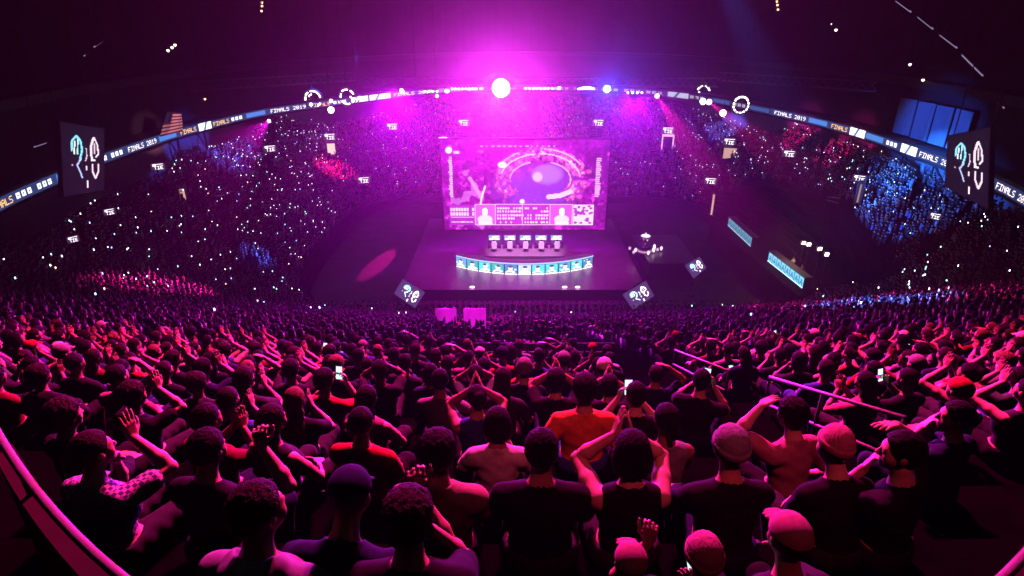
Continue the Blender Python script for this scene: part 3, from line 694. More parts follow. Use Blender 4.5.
# ------------------------------------------------------------------ boards hung around the hall
def two_heroes(h=72, w=54, base=(.004, .002, .010), fat=1.0):
    im = np.zeros((h, w, 3)); im[:] = base
    kx, ky = w / 54, h / 72
    S = lambda pts, r, c: seg(im, [(x * kx, y * ky) for x, y in pts], r * min(kx, ky) * .62 * fat, c)
    cy = (.25, .75, .95); wh = (.95, .75, .85)
    S([(12, 27), (13, 17), (18, 12), (23, 16), (25, 26), (22, 36)], 2.2, cy); S([(16, 18), (15, 30)], 1.5, (.9, .95, 1)); S([(20, 16), (19, 30)], 1.4, (.5, .9, 1)); S([(23, 36), (18, 42), (22, 50), (24, 55)], 1.6, (.5, .6, .95)); ell(im, 12 * kx, 42 * ky, 1.3, 1.3, (.6, .3, .5))
    S([(40, 12), (37, 20), (36, 30), (38, 36)], 2.4, wh); S([(41, 12), (45, 20), (46, 30), (43, 33)], 1.8, wh); S([(41, 18), (41, 30)], 1.0, (.8, .6, .75)); S([(38, 42), (38, 50), (42, 57), (46, 50), (46, 42)], 1.8, wh); S([(37, 37), (41, 37)], 1.6, (1, .95, 1))
    S([(30, 24), (31, 32), (29, 38)], 1.1, (.7, .6, .8)); S([(30, 44), (30, 47)], 1.8, (.85, .7, .75)); S([(31, 60), (31, 66)], 2.4, (1, .85, .95))
    return im
M_BAN = emit_attr('banner_picture', 1.25)
def board_px(name, cs, ts, label, img, thick=.25, m=None, cables=None, gain=1):
    """a board whose four corners (tl, tr, br, bl) show at pixels cs at ray depths ts"""
    P = [at_t(cs[i][0], cs[i][1], ts[i]) for i in range(4)]; c = sum(P) / 4
    t = empty(name, c, 0, label, 'screen'); P = [p - c for p in P]
    n = np.cross(P[1] - P[0], P[3] - P[0]); n /= np.linalg.norm(n); n = -n if n[1] < 0 else n   # away from the camera
    V = [p for p in P] + [p + n * thick for p in P]
    q = MB(); q.add([p * 1.03 + n * .02 for p in P] + [p * 1.03 + n * thick for p in P], [(0, 1, 2, 3), (7, 6, 5, 4), (0, 4, 5, 1), (1, 5, 6, 2), (2, 6, 7, 3), (3, 7, 4, 0)]); hs_ = q.build('housing', M_BLACK, t)
    grid_panel('display', img, lambda u, v: ((1 - u) * (1 - v))[:, None] * P[0] + (u * (1 - v))[:, None] * P[1] + (u * v)[:, None] * P[2] + ((1 - u) * v)[:, None] * P[3] - n * .01, m or M_BAN, hs_, gain)
    return t, P, n, c
for cs, lab, ts in (([(60, 122), (104, 129), (104, 190), (64, 196)], 'hanging video banner with two glowing figures on the left, before the ribbon board', (39.5, 43, 43, 39.5)),
                    ([(948, 136), (990, 128), (988, 209), (945, 186)], 'hanging video banner with two glowing figures on the right, before the ribbon board', (43, 39.5, 39.5, 43))):
    t, P, n, c = board_px('video_banner', cs, ts, lab, two_heroes(), .35)
    for e in (0, 1): q = MB(); q.tube([P[e] * .9 + n * .2, P[e] * .9 + n * .2 + np.array([0, 0, 42 - c[2] - P[e][2] * .9])], .04, 6); q.build('suspension_cable', M_BLACK, t)
for cs, lab, t0 in (([(402.8, 278.8), (425, 292.3), (414.8, 308.3), (394, 293.6)], 'tilted square screen on a stand before the left end of the stage', 55),
                    ([(622.3, 294.5), (645.8, 281), (654.2, 295.8), (633, 309.5)], 'tilted square screen on a stand before the right end of the stage', 55),
                    ([(684.8, 265.3), (699.7, 256.7), (706.5, 268), (693.4, 278.6)], 'tilted screen on a stand beside the right side platform', 58)):
    t, P, n, c = board_px('tilted_screen', cs, (t0,) * 4, lab, two_heroes(54, 72, (.022, .013, .045), 1.5), .2, M_LED, gain=1.6)
    q = MB(); q.tube([n * .2, n * .5 + np.array([0, 0, -.6]), np.array([n[0] * .5, n[1] * .5, -c[2] + .05])], .06, 8); q.build('pole', M_BLACK, t)
    q = MB(); q.lathe((n[0] * .5, n[1] * .5, -c[2]), [(.5, 0), (.5, .04), (.1, .08)], 20); q.build('base', M_BLACK, t)
# ribbon board round the hall
def ribbon_img(n):
    h = 12; im = np.zeros((h, n, 3)); im[:] = (.015, .03, .10); x = 0; g = np.random.default_rng(4)
    while x < n:
        k = g.integers(0, 5)
        if k == 0: x = word(im, x + 3, 3, 'FINALS 2019', (1.1, 1.0, 1.05)) + 6
        elif k == 1: 
            e = x + g.integers(22, 40); rct(im, x, 0, e, h, (.9, .95, 1.1)); seg(im, [(x + 12, 12), (x + 18, 0)], 2, (.05, .1, .3)); x = e + 3
        elif k == 2: rct(im, x, 2, x + 40, h - 2, (.05, .16, .5)); x += 48
        elif k == 3: x = word(im, x + 2, 3, 'FINALS', (1.0, .55, .2)) + 5
        else:
            for q_ in range(3): rct(im, x + q_ * 9, 3, x + q_ * 9 + 6, 9, (.95, .9, 1)); rct(im, x + q_ * 9 + 2, 5, x + q_ * 9 + 4, 7, (.05, .1, .3))
            x += 34
    return im
rb = empty('ribbon_board', ring_pt(0), 0, 'long LED ribbon board running round the upper level of the hall', 'display'); ro = ring_pt(0)
NR = 2000; im = ribbon_img(NR); 
# the stretch right of the right-hand banner reads E FINALS 2019
i0 = int((th_px(989) + 2.06) / 4.12 * NR); im[:, i0 - 4:] = (.012, .02, .07); e = word(im, i0 - 2, 3, 'E FINALS 2019', (1.15, 1.0, 1.02)); rct(im, e + 5, 0, NR, 12, (.03, .12, .42))
i1 = int((th_px(560) + 2.06) / 4.12 * NR); i2 = int((th_px(770) + 2.06) / 4.12 * NR); im[:, i1:i2] *= .35
def rib(u, v):
    th = -2.06 + u * 4.12; r = np.interp(th, TH, RR) + .2; return np.column_stack([r * np.sin(th), 62 + r * np.cos(th), RZ + .45 - .9 * v]) - ro
grid_panel('led_strip', im, rib, emit_attr('ribbon_picture', 1.7, 'NONE'), rb)
# struts below the ribbon
for px, lab in ((180, 'dark diagonal strut under the ribbon board, left stand near the flag'), (206, 'dark diagonal strut under the ribbon board, left stand right of the flag'), (848, 'dark diagonal strut under the ribbon board, pink-lit wall on the right'), (900, 'dark diagonal strut under the ribbon board, blue-lit wall on the right'), (930, 'dark diagonal strut under the ribbon board beside the right banner')):
    th = th_px(px); a = ring_pt(th, .6, RZ - .6); b = ring_pt(th + .03, 1.9, 9.2)
    t = empty('support_strut', b, 0, lab, 'strut'); q = MB(); q.tube([(0, 0, 0), a - b], .13, 8); q.build('brace', M_BLACK, t); q = MB(); b2 = ring_pt(th, .6, 8.6); q.tube([b2 - b, a - b], .1, 8); q.build('column', M_BLACK, t)
# curtain panels above the ribbon on the right
for k, px in enumerate((886, 902, 918, 934)):
    th = th_px(px); c = ring_pt(th, 1.5, 15.3); tz = math.atan2(-(c[0]), c[1] - 62)
    t = empty('box_curtain', c, -th, f'tall curtained box front above the ribbon board, {("first", "second", "third", "fourth")[k]} from the left of the blue-lit four', 'curtain', 'blue-lit box fronts')
    V = []; Fs = []; n = 24
    for i in range(n + 1):
        x = (i / n - .5) * 2.5; y = .08 * math.sin(i * 1.6); V += [(x, y, -1.9), (x, y, 1.9), (x, y + .05, 1.9), (x, y + .05, -1.9)]
    for i in range(n): b = i * 4; Fs += [(b + q_, b + 4 + q_, b + 4 + (q_ + 1) % 4, b + (q_ + 1) % 4) for q_ in range(4)]
    q = MB(); q.add(V, Fs); q.build('drape', mat('curtain_cloth', (.3, .3, .34), .9), t); q = MB(); q.tube([(-1.3, 0, 1.93), (1.3, 0, 1.93)], .04, 6); q.build('curtain_rail', M_BLACK, t)
# flag
def flag():
    cs = [(167, 112), (181, 113), (183, 131), (159, 137)]; P = [at_t(x, y, 64) for x, y in cs]; c = sum(P) / 4
    t = empty('flag', c, 0, 'pale striped flag hanging above the ribbon board on the left', 'flag')
    n, k = 14, 13; V = []
    for j in range(k + 1):
        for i in range(n + 1):
            u, v = i / n, j / k; p = (1 - u) * (1 - v) * P[0] + u * (1 - v) * P[1] + u * v * P[2] + (1 - u) * v * P[3] - c
            V.append(p + np.array([0, .10 * math.sin(u * 9 + v), 0]))
    fs = []; ms = []
    q = MB(); r_, w_, b_ = mat('flag_red', (.16, .02, .03), .9), mat('flag_white', (.6, .55, .55), .9), mat('flag_blue', (.02, .025, .09), .9)
    for j in range(k):
        for i in range(n):
            m = b_ if (i < 6 and j < 6) else (w_ if j % 2 else r_)
            a = j * (n + 1) + i; q.f.append((a + n + 1, a + n + 2, a + 1, a)); q.m.append(q.mi(m))
    q.v = [tuple(map(float, p)) for p in V]; f_ = q.build('cloth', None, t, True); f_.modifiers.new('s', 'SOLIDIFY').thickness = .03
    q = MB(); q.tube([P[0] - c, P[1] - c], .05, 6); q.build('pole', M_BLACK, t)
    return c
FLAGC = flag()
# lit signs over the stairways
def sign_img():
    im = np.zeros((13, 26, 3)); im[:] = (.02, .012, .03); c = (1.0, .92, 1.0); rct(im, 3, 1, 23, 2, c); rct(im, 3, 3, 9, 5, c); word(im, 5, 5, 'TIE', c); return im
M_SIGN = emit_attr('sign_picture', 2.2)
SIMG = sign_img()
SIGNS = [(162, 178, 'lit white stair sign high in the left stand, under the flag', -.5), (195, 184, 'lit white stair sign in the left stand above the pale rails', -.5), (115, 226, 'lit white stair sign low in the dark left stand', -.8), (80, 256, 'lit white stair sign lowest in the dark left stand', -.9), (272, 156, 'lit white stair sign in the left stand above the blue-lit stairs', -.4), (331, 142, 'lit white stair sign over the bright doorway in the left far corner', -.3), (365, 186, 'lit white stair sign in the left stand, right of the pink-lit block', -.3), (393, 131, 'lit white stair sign in the far stand, left of the giant screen', -.15), (464, 127, 'lit white stair sign in the far stand above the left end of the screen', 0), (598, 127, 'lit white stair sign in the far stand above the right end of the screen', 0), (667, 135, 'lit white stair sign over the outlined doorway in the far stand', .15), (709, 187, 'lit white stair sign on a pole in the right stand', .3), (728, 147, 'lit white stair sign over the warm doorway in the far right corner', .3), (787, 161, 'lit white stair sign in the right stand beside the pink-lit aisle', .4), (856, 188, 'lit white stair sign on a pole before the blue-lit block', .6), (930, 229, 'lit white stair sign low in the right stand below the blue-lit block', .8)]
for k, (px, py, lab, rz) in enumerate(SIGNS):
    if k == 1: continue
    p = hit(px, py + 5); p = p + [0, 0, 1.6]; d = proj(p)[2]; w = 12.5 * d / 600; h = w * .5; g0 = float(bowl_z(p[0], p[1]))
    if k in (2, 3, 15): w *= .85
    t = empty('stair_sign', (p[0], p[1], g0), -rz, lab, 'sign'); hz = p[2] - g0
    q = MB(); q.box((0, .06, hz), (w + .1, .1, h + .1)); hs_ = q.build('housing', M_BLACK, t)
    grid_panel('lettering', SIMG, lambda u, v: np.column_stack([(u - .5) * w, np.zeros(u.shape), hz + (.5 - v) * h]), M_SIGN, hs_)
    for sx in (-.4, .4): q = MB(); q.tube([(sx * w, .1, -.3), (sx * w, .1, hz)], .04, 6); q.build('post', M_BLACK, t)
# doorways glowing in the stands, and two thin poles, glints put in as glow
M_WARM = emit('warm_doorway', (1, .62, .48), 2.2)
for px, py, w, h, lab, st_ in ((332, 152, 1.2, 1.9, 'bright warm doorway below its sign in the left far corner', 1.6), (667, 146, 1.6, 2.2, 'outlined doorway in the far stand right of the giant screen', .0), (729, 156, 1.9, 1.8, 'warm lit doorway in the far right corner', .8), (711, 214, .3, 3.2, 'narrow warm lit doorway low in the right stand', .9), (857, 201, .28, 2.2, 'narrow warm lit doorway before the blue-lit block', .5), (184, 198, .5, 1.3, 'small warm lit doorway in the dark left stand', .9)):
    p = hit(px, py + 4); g0 = float(bowl_z(p[0], p[1])); fz = math.atan2(-(p[0]), -(p[1] - 1)) + math.pi
    t = empty('stair_doorway', (p[0], p[1], g0), math.atan2(-p[0], p[1]) * .8, lab, 'doorway')
    fm = M_BLACK if st_ else M_STEEL
    for sx in (-1, 1): q = MB(); q.box((sx * (w / 2 + .08), .5, h / 2), (.16, 1.2, h)); q.build('jamb', fm if st_ else emit('lit_jamb', (1, .5, .9), 1.2), t)
    q = MB(); q.box((0, .5, h + .08), (w + .32, 1.2, .16)); q.build('lintel', fm if st_ else emit('lit_lintel', (1, .5, .9), 1.2), t)
    q = MB(); q.box((0, 1.0, h / 2), (w, .1, h)); q.build('interior', emit('warm_interior', (1, .60, .45), st_ * .8) if st_ else M_DARK, t)
# broadcast counters on the right
def counter(a, b, z, n, label, gain, bright=True):
    c = (a + b) / 2; d = b - a; L = float(np.hypot(d[0], d[1])); rz = math.atan2(d[1], d[0])
    t = empty('broadcast_counter', (c[0], c[1], z), rz, label, 'counter')
    q = MB(); q.box((0, .4, .55), (L, .7, 1.1)); hs_ = q.build('carcass', M_BLACK, t); q = MB(); q.box((0, .38, 1.13), (L + .1, .85, .06)); q.build('worktop', M_STEEL, t)
    im = np.zeros((12, n * 7, 3)); im[:] = (.10, .35, .50)
    for k in range(n): 
        rct(im, k * 7, 0, k * 7 + 1, 12, (.02, .05, .08)); seg(im, [(k * 7 + 2.5, 9), (k * 7 + 4, 3), (k * 7 + 5.5, 9)], .7, (.03, .12, .2))
    im[11:] = (.5, .8, .9)
    grid_panel('led_front', im, lambda u, v: np.column_stack([(u - .5) * L, np.full(u.shape, .03), 1.06 - v]), M_LED, hs_, gain)
    return t, L, rz
PB = 2.6
A = at_z(768, 256, PB + .6); B = at_z(803, 283, PB + .6)
A2 = at_z(728, 221, PB + .6); B2 = at_z(751, 242, PB + .6)
pc = (A + B2) / 2
prm = empty('broadcast_platform', ((A[0] + B2[0]) / 2 + 2.2, (B[1] + A2[1]) / 2, 0), 0, 'dark raised platform under the lit broadcast counters on the right', 'platform')
q = MB(); prism(q, [(p[0] - prm.location[0], p[1] - prm.location[1]) for p in (B + [-1.0, -1.5, 0], B + [7, -1.5, 0], A2 + [6, 2, 0], A2 + [-1.5, 2, 0])], 0, PB, M_DARK, M_DARK); q.build('deck', None, prm)
counter(A2, B2, PB, 7, 'dim blue broadcast counter on the right, the farther of two', .55)
_, L, rz = counter(A, B, PB, 8, 'bright cyan broadcast counter on the right, the nearer of two', 1.15)
BCN = (A + B) / 2
M_LAMP = emit('warm_lamp', (1, .80, .62), 9)
for px, py, lab in ((804, 243, 'warm studio lamp on a stand over the nearer counter, left of the pair'), (809, 244.5, 'warm studio lamp on a stand over the nearer counter, right of the pair'), (820, 249, 'warm studio lamp on a stand behind the nearer counter, third from the left'), (827, 254.5, 'warm studio lamp on a stand behind the nearer counter, rightmost')):
    p = at_z(px, py, PB + 3.2); t = empty('studio_lamp', (p[0], p[1], PB), 0, lab, 'lamp', 'studio lamps')
    q = MB(); q.tube([(0, 0, .02), (0, 0, 3.1)], .03, 6); q.build('pole', M_BLACK, t)
    for a in range(3): q = MB(); q.tube([(0, 0, .5), (.4 * math.cos(a * 2.1), .4 * math.sin(a * 2.1), .02)], .02, 6); q.build('leg', M_BLACK, t)
    q = MB(); q.box((0, .12, 3.2), (.5, .2, .45)); hs_ = q.build('housing', M_BLACK, t); q = MB(); q.box((0, .01, 3.2), (.34, .03, .3)); q.build('lens', M_LAMP, hs_)
# rails and panels in the near stand
def railing(name, a, b, bars, label, posts=2, r=.021, grp=None):
    a, b = np.array(a, float), np.array(b, float); t = empty(name, a, 0, label, 'railing', grp)
    q = MB(); q.tube([(0, 0, 0), b - a], r, 8); q.build('top_rail', M_RAIL, t, True)
    for dz in bars: q = MB(); q.tube([(0, 0, -dz), b - a - [0, 0, dz]], r * .9, 8); q.build('mid_rail', M_RAIL, t, True)
    for i in range(posts):
        p = (b - a) * (i / (posts - 1)); w = a + p; g0 = float(bowl_z(w[0], w[1])); q = MB(); q.tube([p, p * [1, 1, 0] + [0, 0, min(g0, w[2] - .3) - a[2] - .1]], r * .9, 8); q.build('post', M_BLACK, t, True)
RX = 3.28
railing('aisle_railing', at_y(770, 377, 6.5), at_y(905, 418, 4.05), [.40], 'double-bar sloping handrail beside the open aisle, the nearer one', 3)
railing('aisle_railing', at_y(675, 350, 10.7), at_y(729, 371, 7.2), [.33], 'double-bar sloping handrail beside the open aisle, the farther one', 3)
railing('front_railing', at_y(470, 344, 11.6), at_y(614, 344, 11.6), [.22], 'straight horizontal rail across the middle of the near stand', 6, .03)
railing('front_railing', at_y(134, 327, 19), at_y(207, 324, 19), [.3], 'straight horizontal rail in the left part of the crowd', 4, .03)
for px, px2, y0, y1, lab in ((436, 457, 313, 332, 'upright pale panel in the crowd before the stage, left and dimmer of two'), (464, 486, 313, 331, 'upright pale panel in the crowd before the stage, right and brighter of two')):
    Y = 27; c = at_y((px + px2) / 2, y1, Y); w = (px2 - px) / 600 * proj(c)[2]; g0 = float(bowl_z(c[0], c[1])); hh = at_y((px + px2) / 2, y0, Y)[2] + .1 - g0
    t = empty('upright_panel', (c[0], c[1], g0), 0, lab, 'panel'); q = MB(); q.box((0, .0, hh / 2 + .1), (w, .12, hh), M=Matrix.Rotation(-.35, 3, 'X')); q.build('board', mat('panel_paint', (.6, .55, .6), .7, noise=.15, scale=2), t)
    for sx in (-.4, .4): q = MB(); q.box((sx * w, .1, .06), (.08, .7, .12)); q.build('foot', M_BLACK, t)
t = empty('slim_pole', tuple(at_y(518.5, 341, 12.3)), 0, 'thin pale leaning pole standing up from the middle of the crowd', 'pole'); g1 = at_y(523, 309, 12.6) - np.array(t.location)
q = MB(); q.tube([(0, 0, -.6), g1], .022, 6); q.build('shaft', M_RAIL, t); q = MB(); q.lathe(g1, [(.02, 0), (.04, .03), (.02, .08)], 8); q.build('tip', M_RAIL, t)
t = empty('stair_gate', tuple(at_y(540, 344, 12.4)), 0, 'purple-lit upright gate posts behind the straight rail', 'gate')
for dx in (-.10, .06): q = MB(); q.tube([(dx, 0, -.4), (dx, 0, .62)], .035, 8); q.build('post', M_RAIL, t)
q = MB(); q.tube([(-.10, 0, .5), (.06, 0, .5)], .02, 6); q.build('cross_bar', M_RAIL, t)
# pale stair rails in the side stands
for px, py, px2, py2, lab in ((216, 190, 224, 188, 'short pale handrail in the left stand, upper of the pair'), (216, 196, 224, 195, 'short pale handrail in the left stand, lower of the pair'), (827, 197, 840, 198, 'short pale handrail in the right stand, upper of the pair'), (827, 200, 838, 203, 'short pale handrail in the right stand, lower of the pair')):
    a = hit(px, py, .8); b = hit(px2, py2, .8); t = empty('stair_rail', a, 0, lab, 'railing'); q = MB(); q.tube([(0, 0, 0), b - a], .06, 6); q.build('bar', M_WHITE, t)
    for p in (np.zeros(3), b - a): q = MB(); q.tube([p, p - [0, 0, .9]], .04, 6); q.build('post', M_BLACK, t)
# ------------------------------------------------------------------ people
def seat_pos(phi, k):
    """pelvis point and yaw of a seat in row k at polar angle phi"""
    phi = np.asarray(phi, float); s = np.full(phi.shape, S0 + RP * (k + 1) + .14); P = bowl_pt(phi, s)
    sl, wn = slope_u(bowl_polar(P[..., 0], P[..., 1])[1]); z = sl * (S0 + RP * (k + 1)) + Z0
    return np.concatenate([P, z[..., None]], -1)
def row_seats(k, gap=.54, jit=.06):
    ph = np.linspace(0, 2 * math.pi, 4000); P = bowl_pt(ph, np.full(ph.shape, S0 + RP * (k + 1) + .14))
    L = np.concatenate([[0], np.cumsum(np.hypot(*np.diff(P, axis=0).T))]); n = int(L[-1] / gap)
    t = (np.arange(n) + nrg.uniform(0, 1)) * gap + nrg.uniform(-jit, jit, n)
    phi = np.interp(t % L[-1], L, ph); S = seat_pos(phi, k)
    s = S0 + RP * (k + 1) + .3; sm = smax_u(bowl_polar(S[:, 0], S[:, 1])[1])
    aisle = np.abs(((t / 9.5) % 1) - .5) * 9.5 < .62        # radial stairs
    return S[(s < sm)], aisle[(s < sm)]
def face_yaw(p, tgt=(1.3, 60)):   # the figure looks along +Y when yaw = 0
    return math.atan2(-(tgt[0] - p[0]), tgt[1] - p[1])
def pix(S):
    dep = S[:, 1] * cp - (S[:, 2] - CH) * sp; up = S[:, 1] * sp + (S[:, 2] - CH) * cp
    dep = np.where(np.abs(dep) < 1e-6, 1e-6, dep); return 512 + F * S[:, 0] / dep, 288 - F * up / dep, dep
NEARK = 49
# particular people: pixel column, row, look
HEROES = [
 (84, 48, dict(arms=('chin', 'claphigh'), hair='tail', female=True, sleeve='short', head=(-.15, .1, 0), lean=.05), dict(shirt='checked', hair='brown'), 1.0, 'woman with tied-back hair in a checked shirt raising her hands, beside the bottom left rail', -.25),
 (196, 48, dict(arms=('lap', 'fist'), hair='short', lean=.1), dict(), 1.0, 'dark-haired person in black raising a bare forearm and fist, lower left', -.2),
 (247, 49, dict(arms='lap', hair='short', lean=.08, head=(-.3, .1, 0), hood=True), dict(shirt='grey', hair='brown'), 1.03, 'close-cropped man in a grey hooded top, head turned right, lower left edge of the picture', -.15),
 (318, 49, dict(arms=('lap', 'fist'), hair='cap', lean=.42), dict(hat='navy', shirt='navy'), .97, 'person in a navy cap leaning forward with one bare forearm raised, bottom edge', -.1),
 (408, 49, dict(arms=('knee', 'chin'), hair='fluffy', lean=.06, build=1.05), dict(hair='brown'), 1.0, 'tousle-haired man in black seen from behind at the bottom edge, left of centre', 0),
 (437, 48, dict(arms='lap', hair='fluffy', lean=.04, build=1.1), dict(shirt='tan', hair='black'), 1.02, 'broad man in an olive T-shirt behind the tousle-haired man', 0),
 (543, 48, dict(arms='lap', hair='short', lean=.03, build=1.12), dict(), 1.04, 'broad-shouldered man in black with short black hair at bottom centre', 0),
 (633, 48, dict(arms=('claphigh', 'claphigh'), hair='bob', female=True, sleeve='none', lean=.02), dict(), 1.03, 'black-haired woman in a black vest holding her bare arms up, right of bottom centre', .05),
 (736, 48, dict(arms='knee', hair='beanie', lean=.12, sleeve='long', build=1.05), dict(hat='grey', hair='black'), 1.0, 'person in a grey knitted hat at the foot of the open aisle', .05),
 (803, 47, dict(arms=('brow', 'side'), hair='fluffy', lean=.12), dict(shirt='pink', hair='black'), 1.0, 'person in a pink shirt with one arm raised to the forehead beside the open aisle', .35),
 (636, 49, dict(arms='lap', hair='cap', lean=.1), dict(hat='pink'), .70, 'small person in a pale cap, cut off by the bottom edge', 0),
 (712, 49, dict(arms=('fist', 'phonelow'), hair='beanie', lean=.1), dict(hat='pink', shirt='charcoal'), .74, 'small person in a pale knitted hat, raised fist and phone, bottom edge', 0),
 (806, 49, dict(arms=('lap', 'chin'), hair='cap', lean=.12), dict(hat='pink', shirt='charcoal'), .84, 'small person in a pale cap, hand at chin, bottom right', .1),
 (858, 48, dict(arms='cross', hair='beanie', lean=.25, head=(-.2, 0, .2)), dict(hat='pink'), .95, 'person in a smooth pale hat near the end post of the handrail', .15),
 (912, 48, dict(arms=('chin', 'brow'), hair='short', lean=.05, head=(.6, 0, 0)), dict(), 1.0, 'person with a red-lit face and hands lifted to the head, lower right', .5),
 (958, 47, dict(arms='chin', hair='short', head=(.7, 0, 0)), dict(shirt='navy'), 1.0, 'person with hand at chin and red-lit cheek near the bottom right rail', .4),
 (585, 46, dict(arms='side', hair='fluffy', lean=-.02, build=1.06), dict(shirt='orange', trousers='blue', hair='black'), 1.14, 'man in a bright orange T-shirt seen from behind, just right of centre', 0),
 (636, 46, dict(arms='phone', hair='short', lean=.05), dict(), 1.02, 'dark-haired man in black looking at his phone, right of the orange T-shirt', 0),
 (524, 44, dict(arms='lap', hair='beanie', lean=.05), dict(hat='grey'), 1.05, 'person in a round grey knitted hat, farther up left of the orange T-shirt', 0),
 (439, 45, dict(arms=('lap', 'over'), hair='short', sleeve='long', lean=.05), dict(shirt='grey'), 1.03, 'man in a grey top with his right arm over his neighbour, left of centre', 0),
 (497, 47, dict(arms='phonelow', hair='bob', female=True), dict(shirt='white'), .98, 'person in a white top bent over a phone, left of the broad man in black', 0),
 (270, 47, dict(arms=('cross', 'lap'), hair='long', female=True, sleeve='none'), dict(hair='brown', shirt='charcoal'), 1.0, 'long-haired woman with bare shoulders and a bare forearm across her lap, left', -.35),
 (205, 47, dict(arms='clap', hair='short'), dict(shirt='maroon'), 1.0, 'person in a maroon shirt clapping, left, behind the raised forearm', -.3),
 (132, 46, dict(arms='claphigh', hair='curly'), dict(hair='brown'), 1.0, 'curly-haired person in black clapping high at the left side', -.3),
 (366, 46, dict(arms=('cross', 'lap'), hair='long', female=True, sleeve='none'), dict(shirt='pink', hair='black'), 1.0, 'long-haired woman in a pink vest left of centre', -.15),
 (118, 45, dict(arms='lap', hair='short'), dict(shirt='pink', hair='black'), 1.05, 'person in a plain pink T-shirt seen from behind on the left', -.1),
 (324, 45, dict(arms='phone', hair='fluffy'), dict(shirt='red'), 1.04, 'person in a red shirt holding up a bright phone, left of centre', -.1),
 (700, 45, dict(arms='phone', hair='short', sleeve='short'), dict(shirt='black'), 1.04, 'person holding a lit phone beside the top of the open aisle', -.5),
]
hero_people = []; taken = {}
phones = []
M_PH = emit('phone_screen', (.62, .90, 1.0), 1.5)
phm = MB(); phm.box((0, 0, 0), (.075, .009, .152)); PH_BODY = phm.build('tmp', M_BLACK); PH_BODY_ME = PH_BODY.data; bpy.data.objects.remove(PH_BODY)
phm = MB(); phm.box((0, -.0052, 0), (.068, .001, .142)); q_ = phm.build('tmp', M_PH); PH_SCR_ME = q_.data; bpy.data.objects.remove(q_)
def phone(loc, rot, label, group=None, s=1.0, m=None):
    t = empty('phone', loc, 0, label, 'phone', group); t.rotation_euler = rot; t.scale = (s,) * 3
    c_ = link('case', PH_BODY_ME, None, t); d = link('screen', PH_SCR_ME, None, c_)
    if m is not None: d.material_slots[0].link = 'OBJECT'; d.material_slots[0].material = m
    return t
def phone_in_hands(root, info, label, low=False, m=None, group=None):
    hs = [np.array(h) for h in info['hands']]; c = (hs[0] + hs[1]) / 2 if abs(hs[0][2] - hs[1][2]) < .1 else hs[1]
    c = c + (np.array([0, .045, .10]) if not low else np.array([0, .09, .045]))
    Mx = Matrix.LocRotScale(root.location, root.rotation_euler, root.scale)
    return phone(Mx @ Vector(c), (-.25 if not low else -.9, 0, root.rotation_euler[2]), label, group, 1.0, m)
def phi_for_px(px, k):
    ph = np.linspace(math.pi - .8, math.pi + .8, 6001); S = seat_pos(ph, k); S[:, 2] += .7
    x = pix(S)[0]; return float(ph[np.argmin(np.abs(x - px))])
FAST_PEOPLE = False
for (px, k, kw, mt, sc, lab, dy) in HEROES:
    phi = phi_for_px(px, k); p = seat_pos(np.array([phi]), k)[0]
    me, info = person_meshes(.0075 if k >= 47 else .009, **kw)
    m = {}
    for key, v in mt.items(): m[key] = HAIR[v] if key == 'hair' else CLOTH[v]
    m['body'] = SKIN[(px // 7) % 2]
    if 'trousers' not in m: m['trousers'] = CLOTH[('charcoal', 'navy', 'black')[px % 3]]
    r = make_person(me, p, face_yaw(p) + dy * 1.0, lab, None, m, sc); taken.setdefault(k, []).append(p)
    hero_people.append((r, k))
    if 'phone' in str(kw['arms']): phone_in_hands(r, info, 'lit phone in the hands of the ' + lab.split(',')[0].split(' holding')[0].split(' looking')[0].split(' bent')[0], 'phonelow' in str(kw['arms']))
# common sorts of spectator
SORTS = [
 (dict(arms='lap', hair='short'), 'short-haired', 'hands in lap'), (dict(arms='clap', hair='short'), 'short-haired', 'clapping'), (dict(arms='clap', hair='long', female=True), 'long-haired', 'clapping'),
 (dict(arms='knee', hair='fluffy', lean=.18), 'tousle-haired', 'leaning forward'), (dict(arms='cross', hair='short', sleeve='long', build=1.06), 'short-haired', 'arms folded'), (dict(arms=('chin', 'cross'), hair='bob', female=True), 'bob-haired', 'chin on hand'),
 (dict(arms='lap', hair='cap', lean=.08), 'capped', 'hands in lap'), (dict(arms='claphigh', hair='fluffy'), 'tousle-haired', 'clapping high'), (dict(arms='lap', hair='tail', female=True, sleeve='none'), 'ponytailed', 'hands in lap'),
 (dict(arms='claphigh', hair='bun', female=True, sleeve='none', head=(.2, 0, 0)), 'bun-haired', 'clapping high'), (dict(arms='lap', hair='curly', hood=True, sleeve='long'), 'curly-haired', 'hands in lap'), (dict(arms=('knee', 'brow'), hair='short', head=(.3, 0, 0)), 'short-haired', 'hand at brow'),
 (dict(arms='phone', hair='short', lean=.08), 'short-haired', 'holding a lit phone'), (dict(arms='phonelow', hair='long', female=True, lean=.12, head=(0, -.35, 0)), 'long-haired', 'eyes on a phone')]
PH_SORT = (12, 13)
PROTO = [person_meshes(.0105, **s[0]) for s in SORTS]
ORD = 'first second third fourth fifth sixth seventh eighth ninth tenth eleventh twelfth thirteenth fourteenth fifteenth sixteenth seventeenth eighteenth nineteenth twentieth'.split()
TENS = {2: 'twenty', 3: 'thirty', 4: 'forty', 5: 'fifty'}
def nth(n): return ORD[n - 1] if n <= 20 else (TENS[n // 10] + '-' + ORD[n % 10 - 1] if n % 10 else {3: 'thirtieth', 4: 'fortieth', 5: 'fiftieth'}[n // 10])
SHIRTS = ['black'] * 7 + ['charcoal'] * 4 + ['navy', 'navy', 'grey', 'maroon', 'white', 'red', 'pink', 'blue', 'green', 'orange', 'tan']
SHW = dict(charcoal='dark grey', navy='navy', tan='tan')
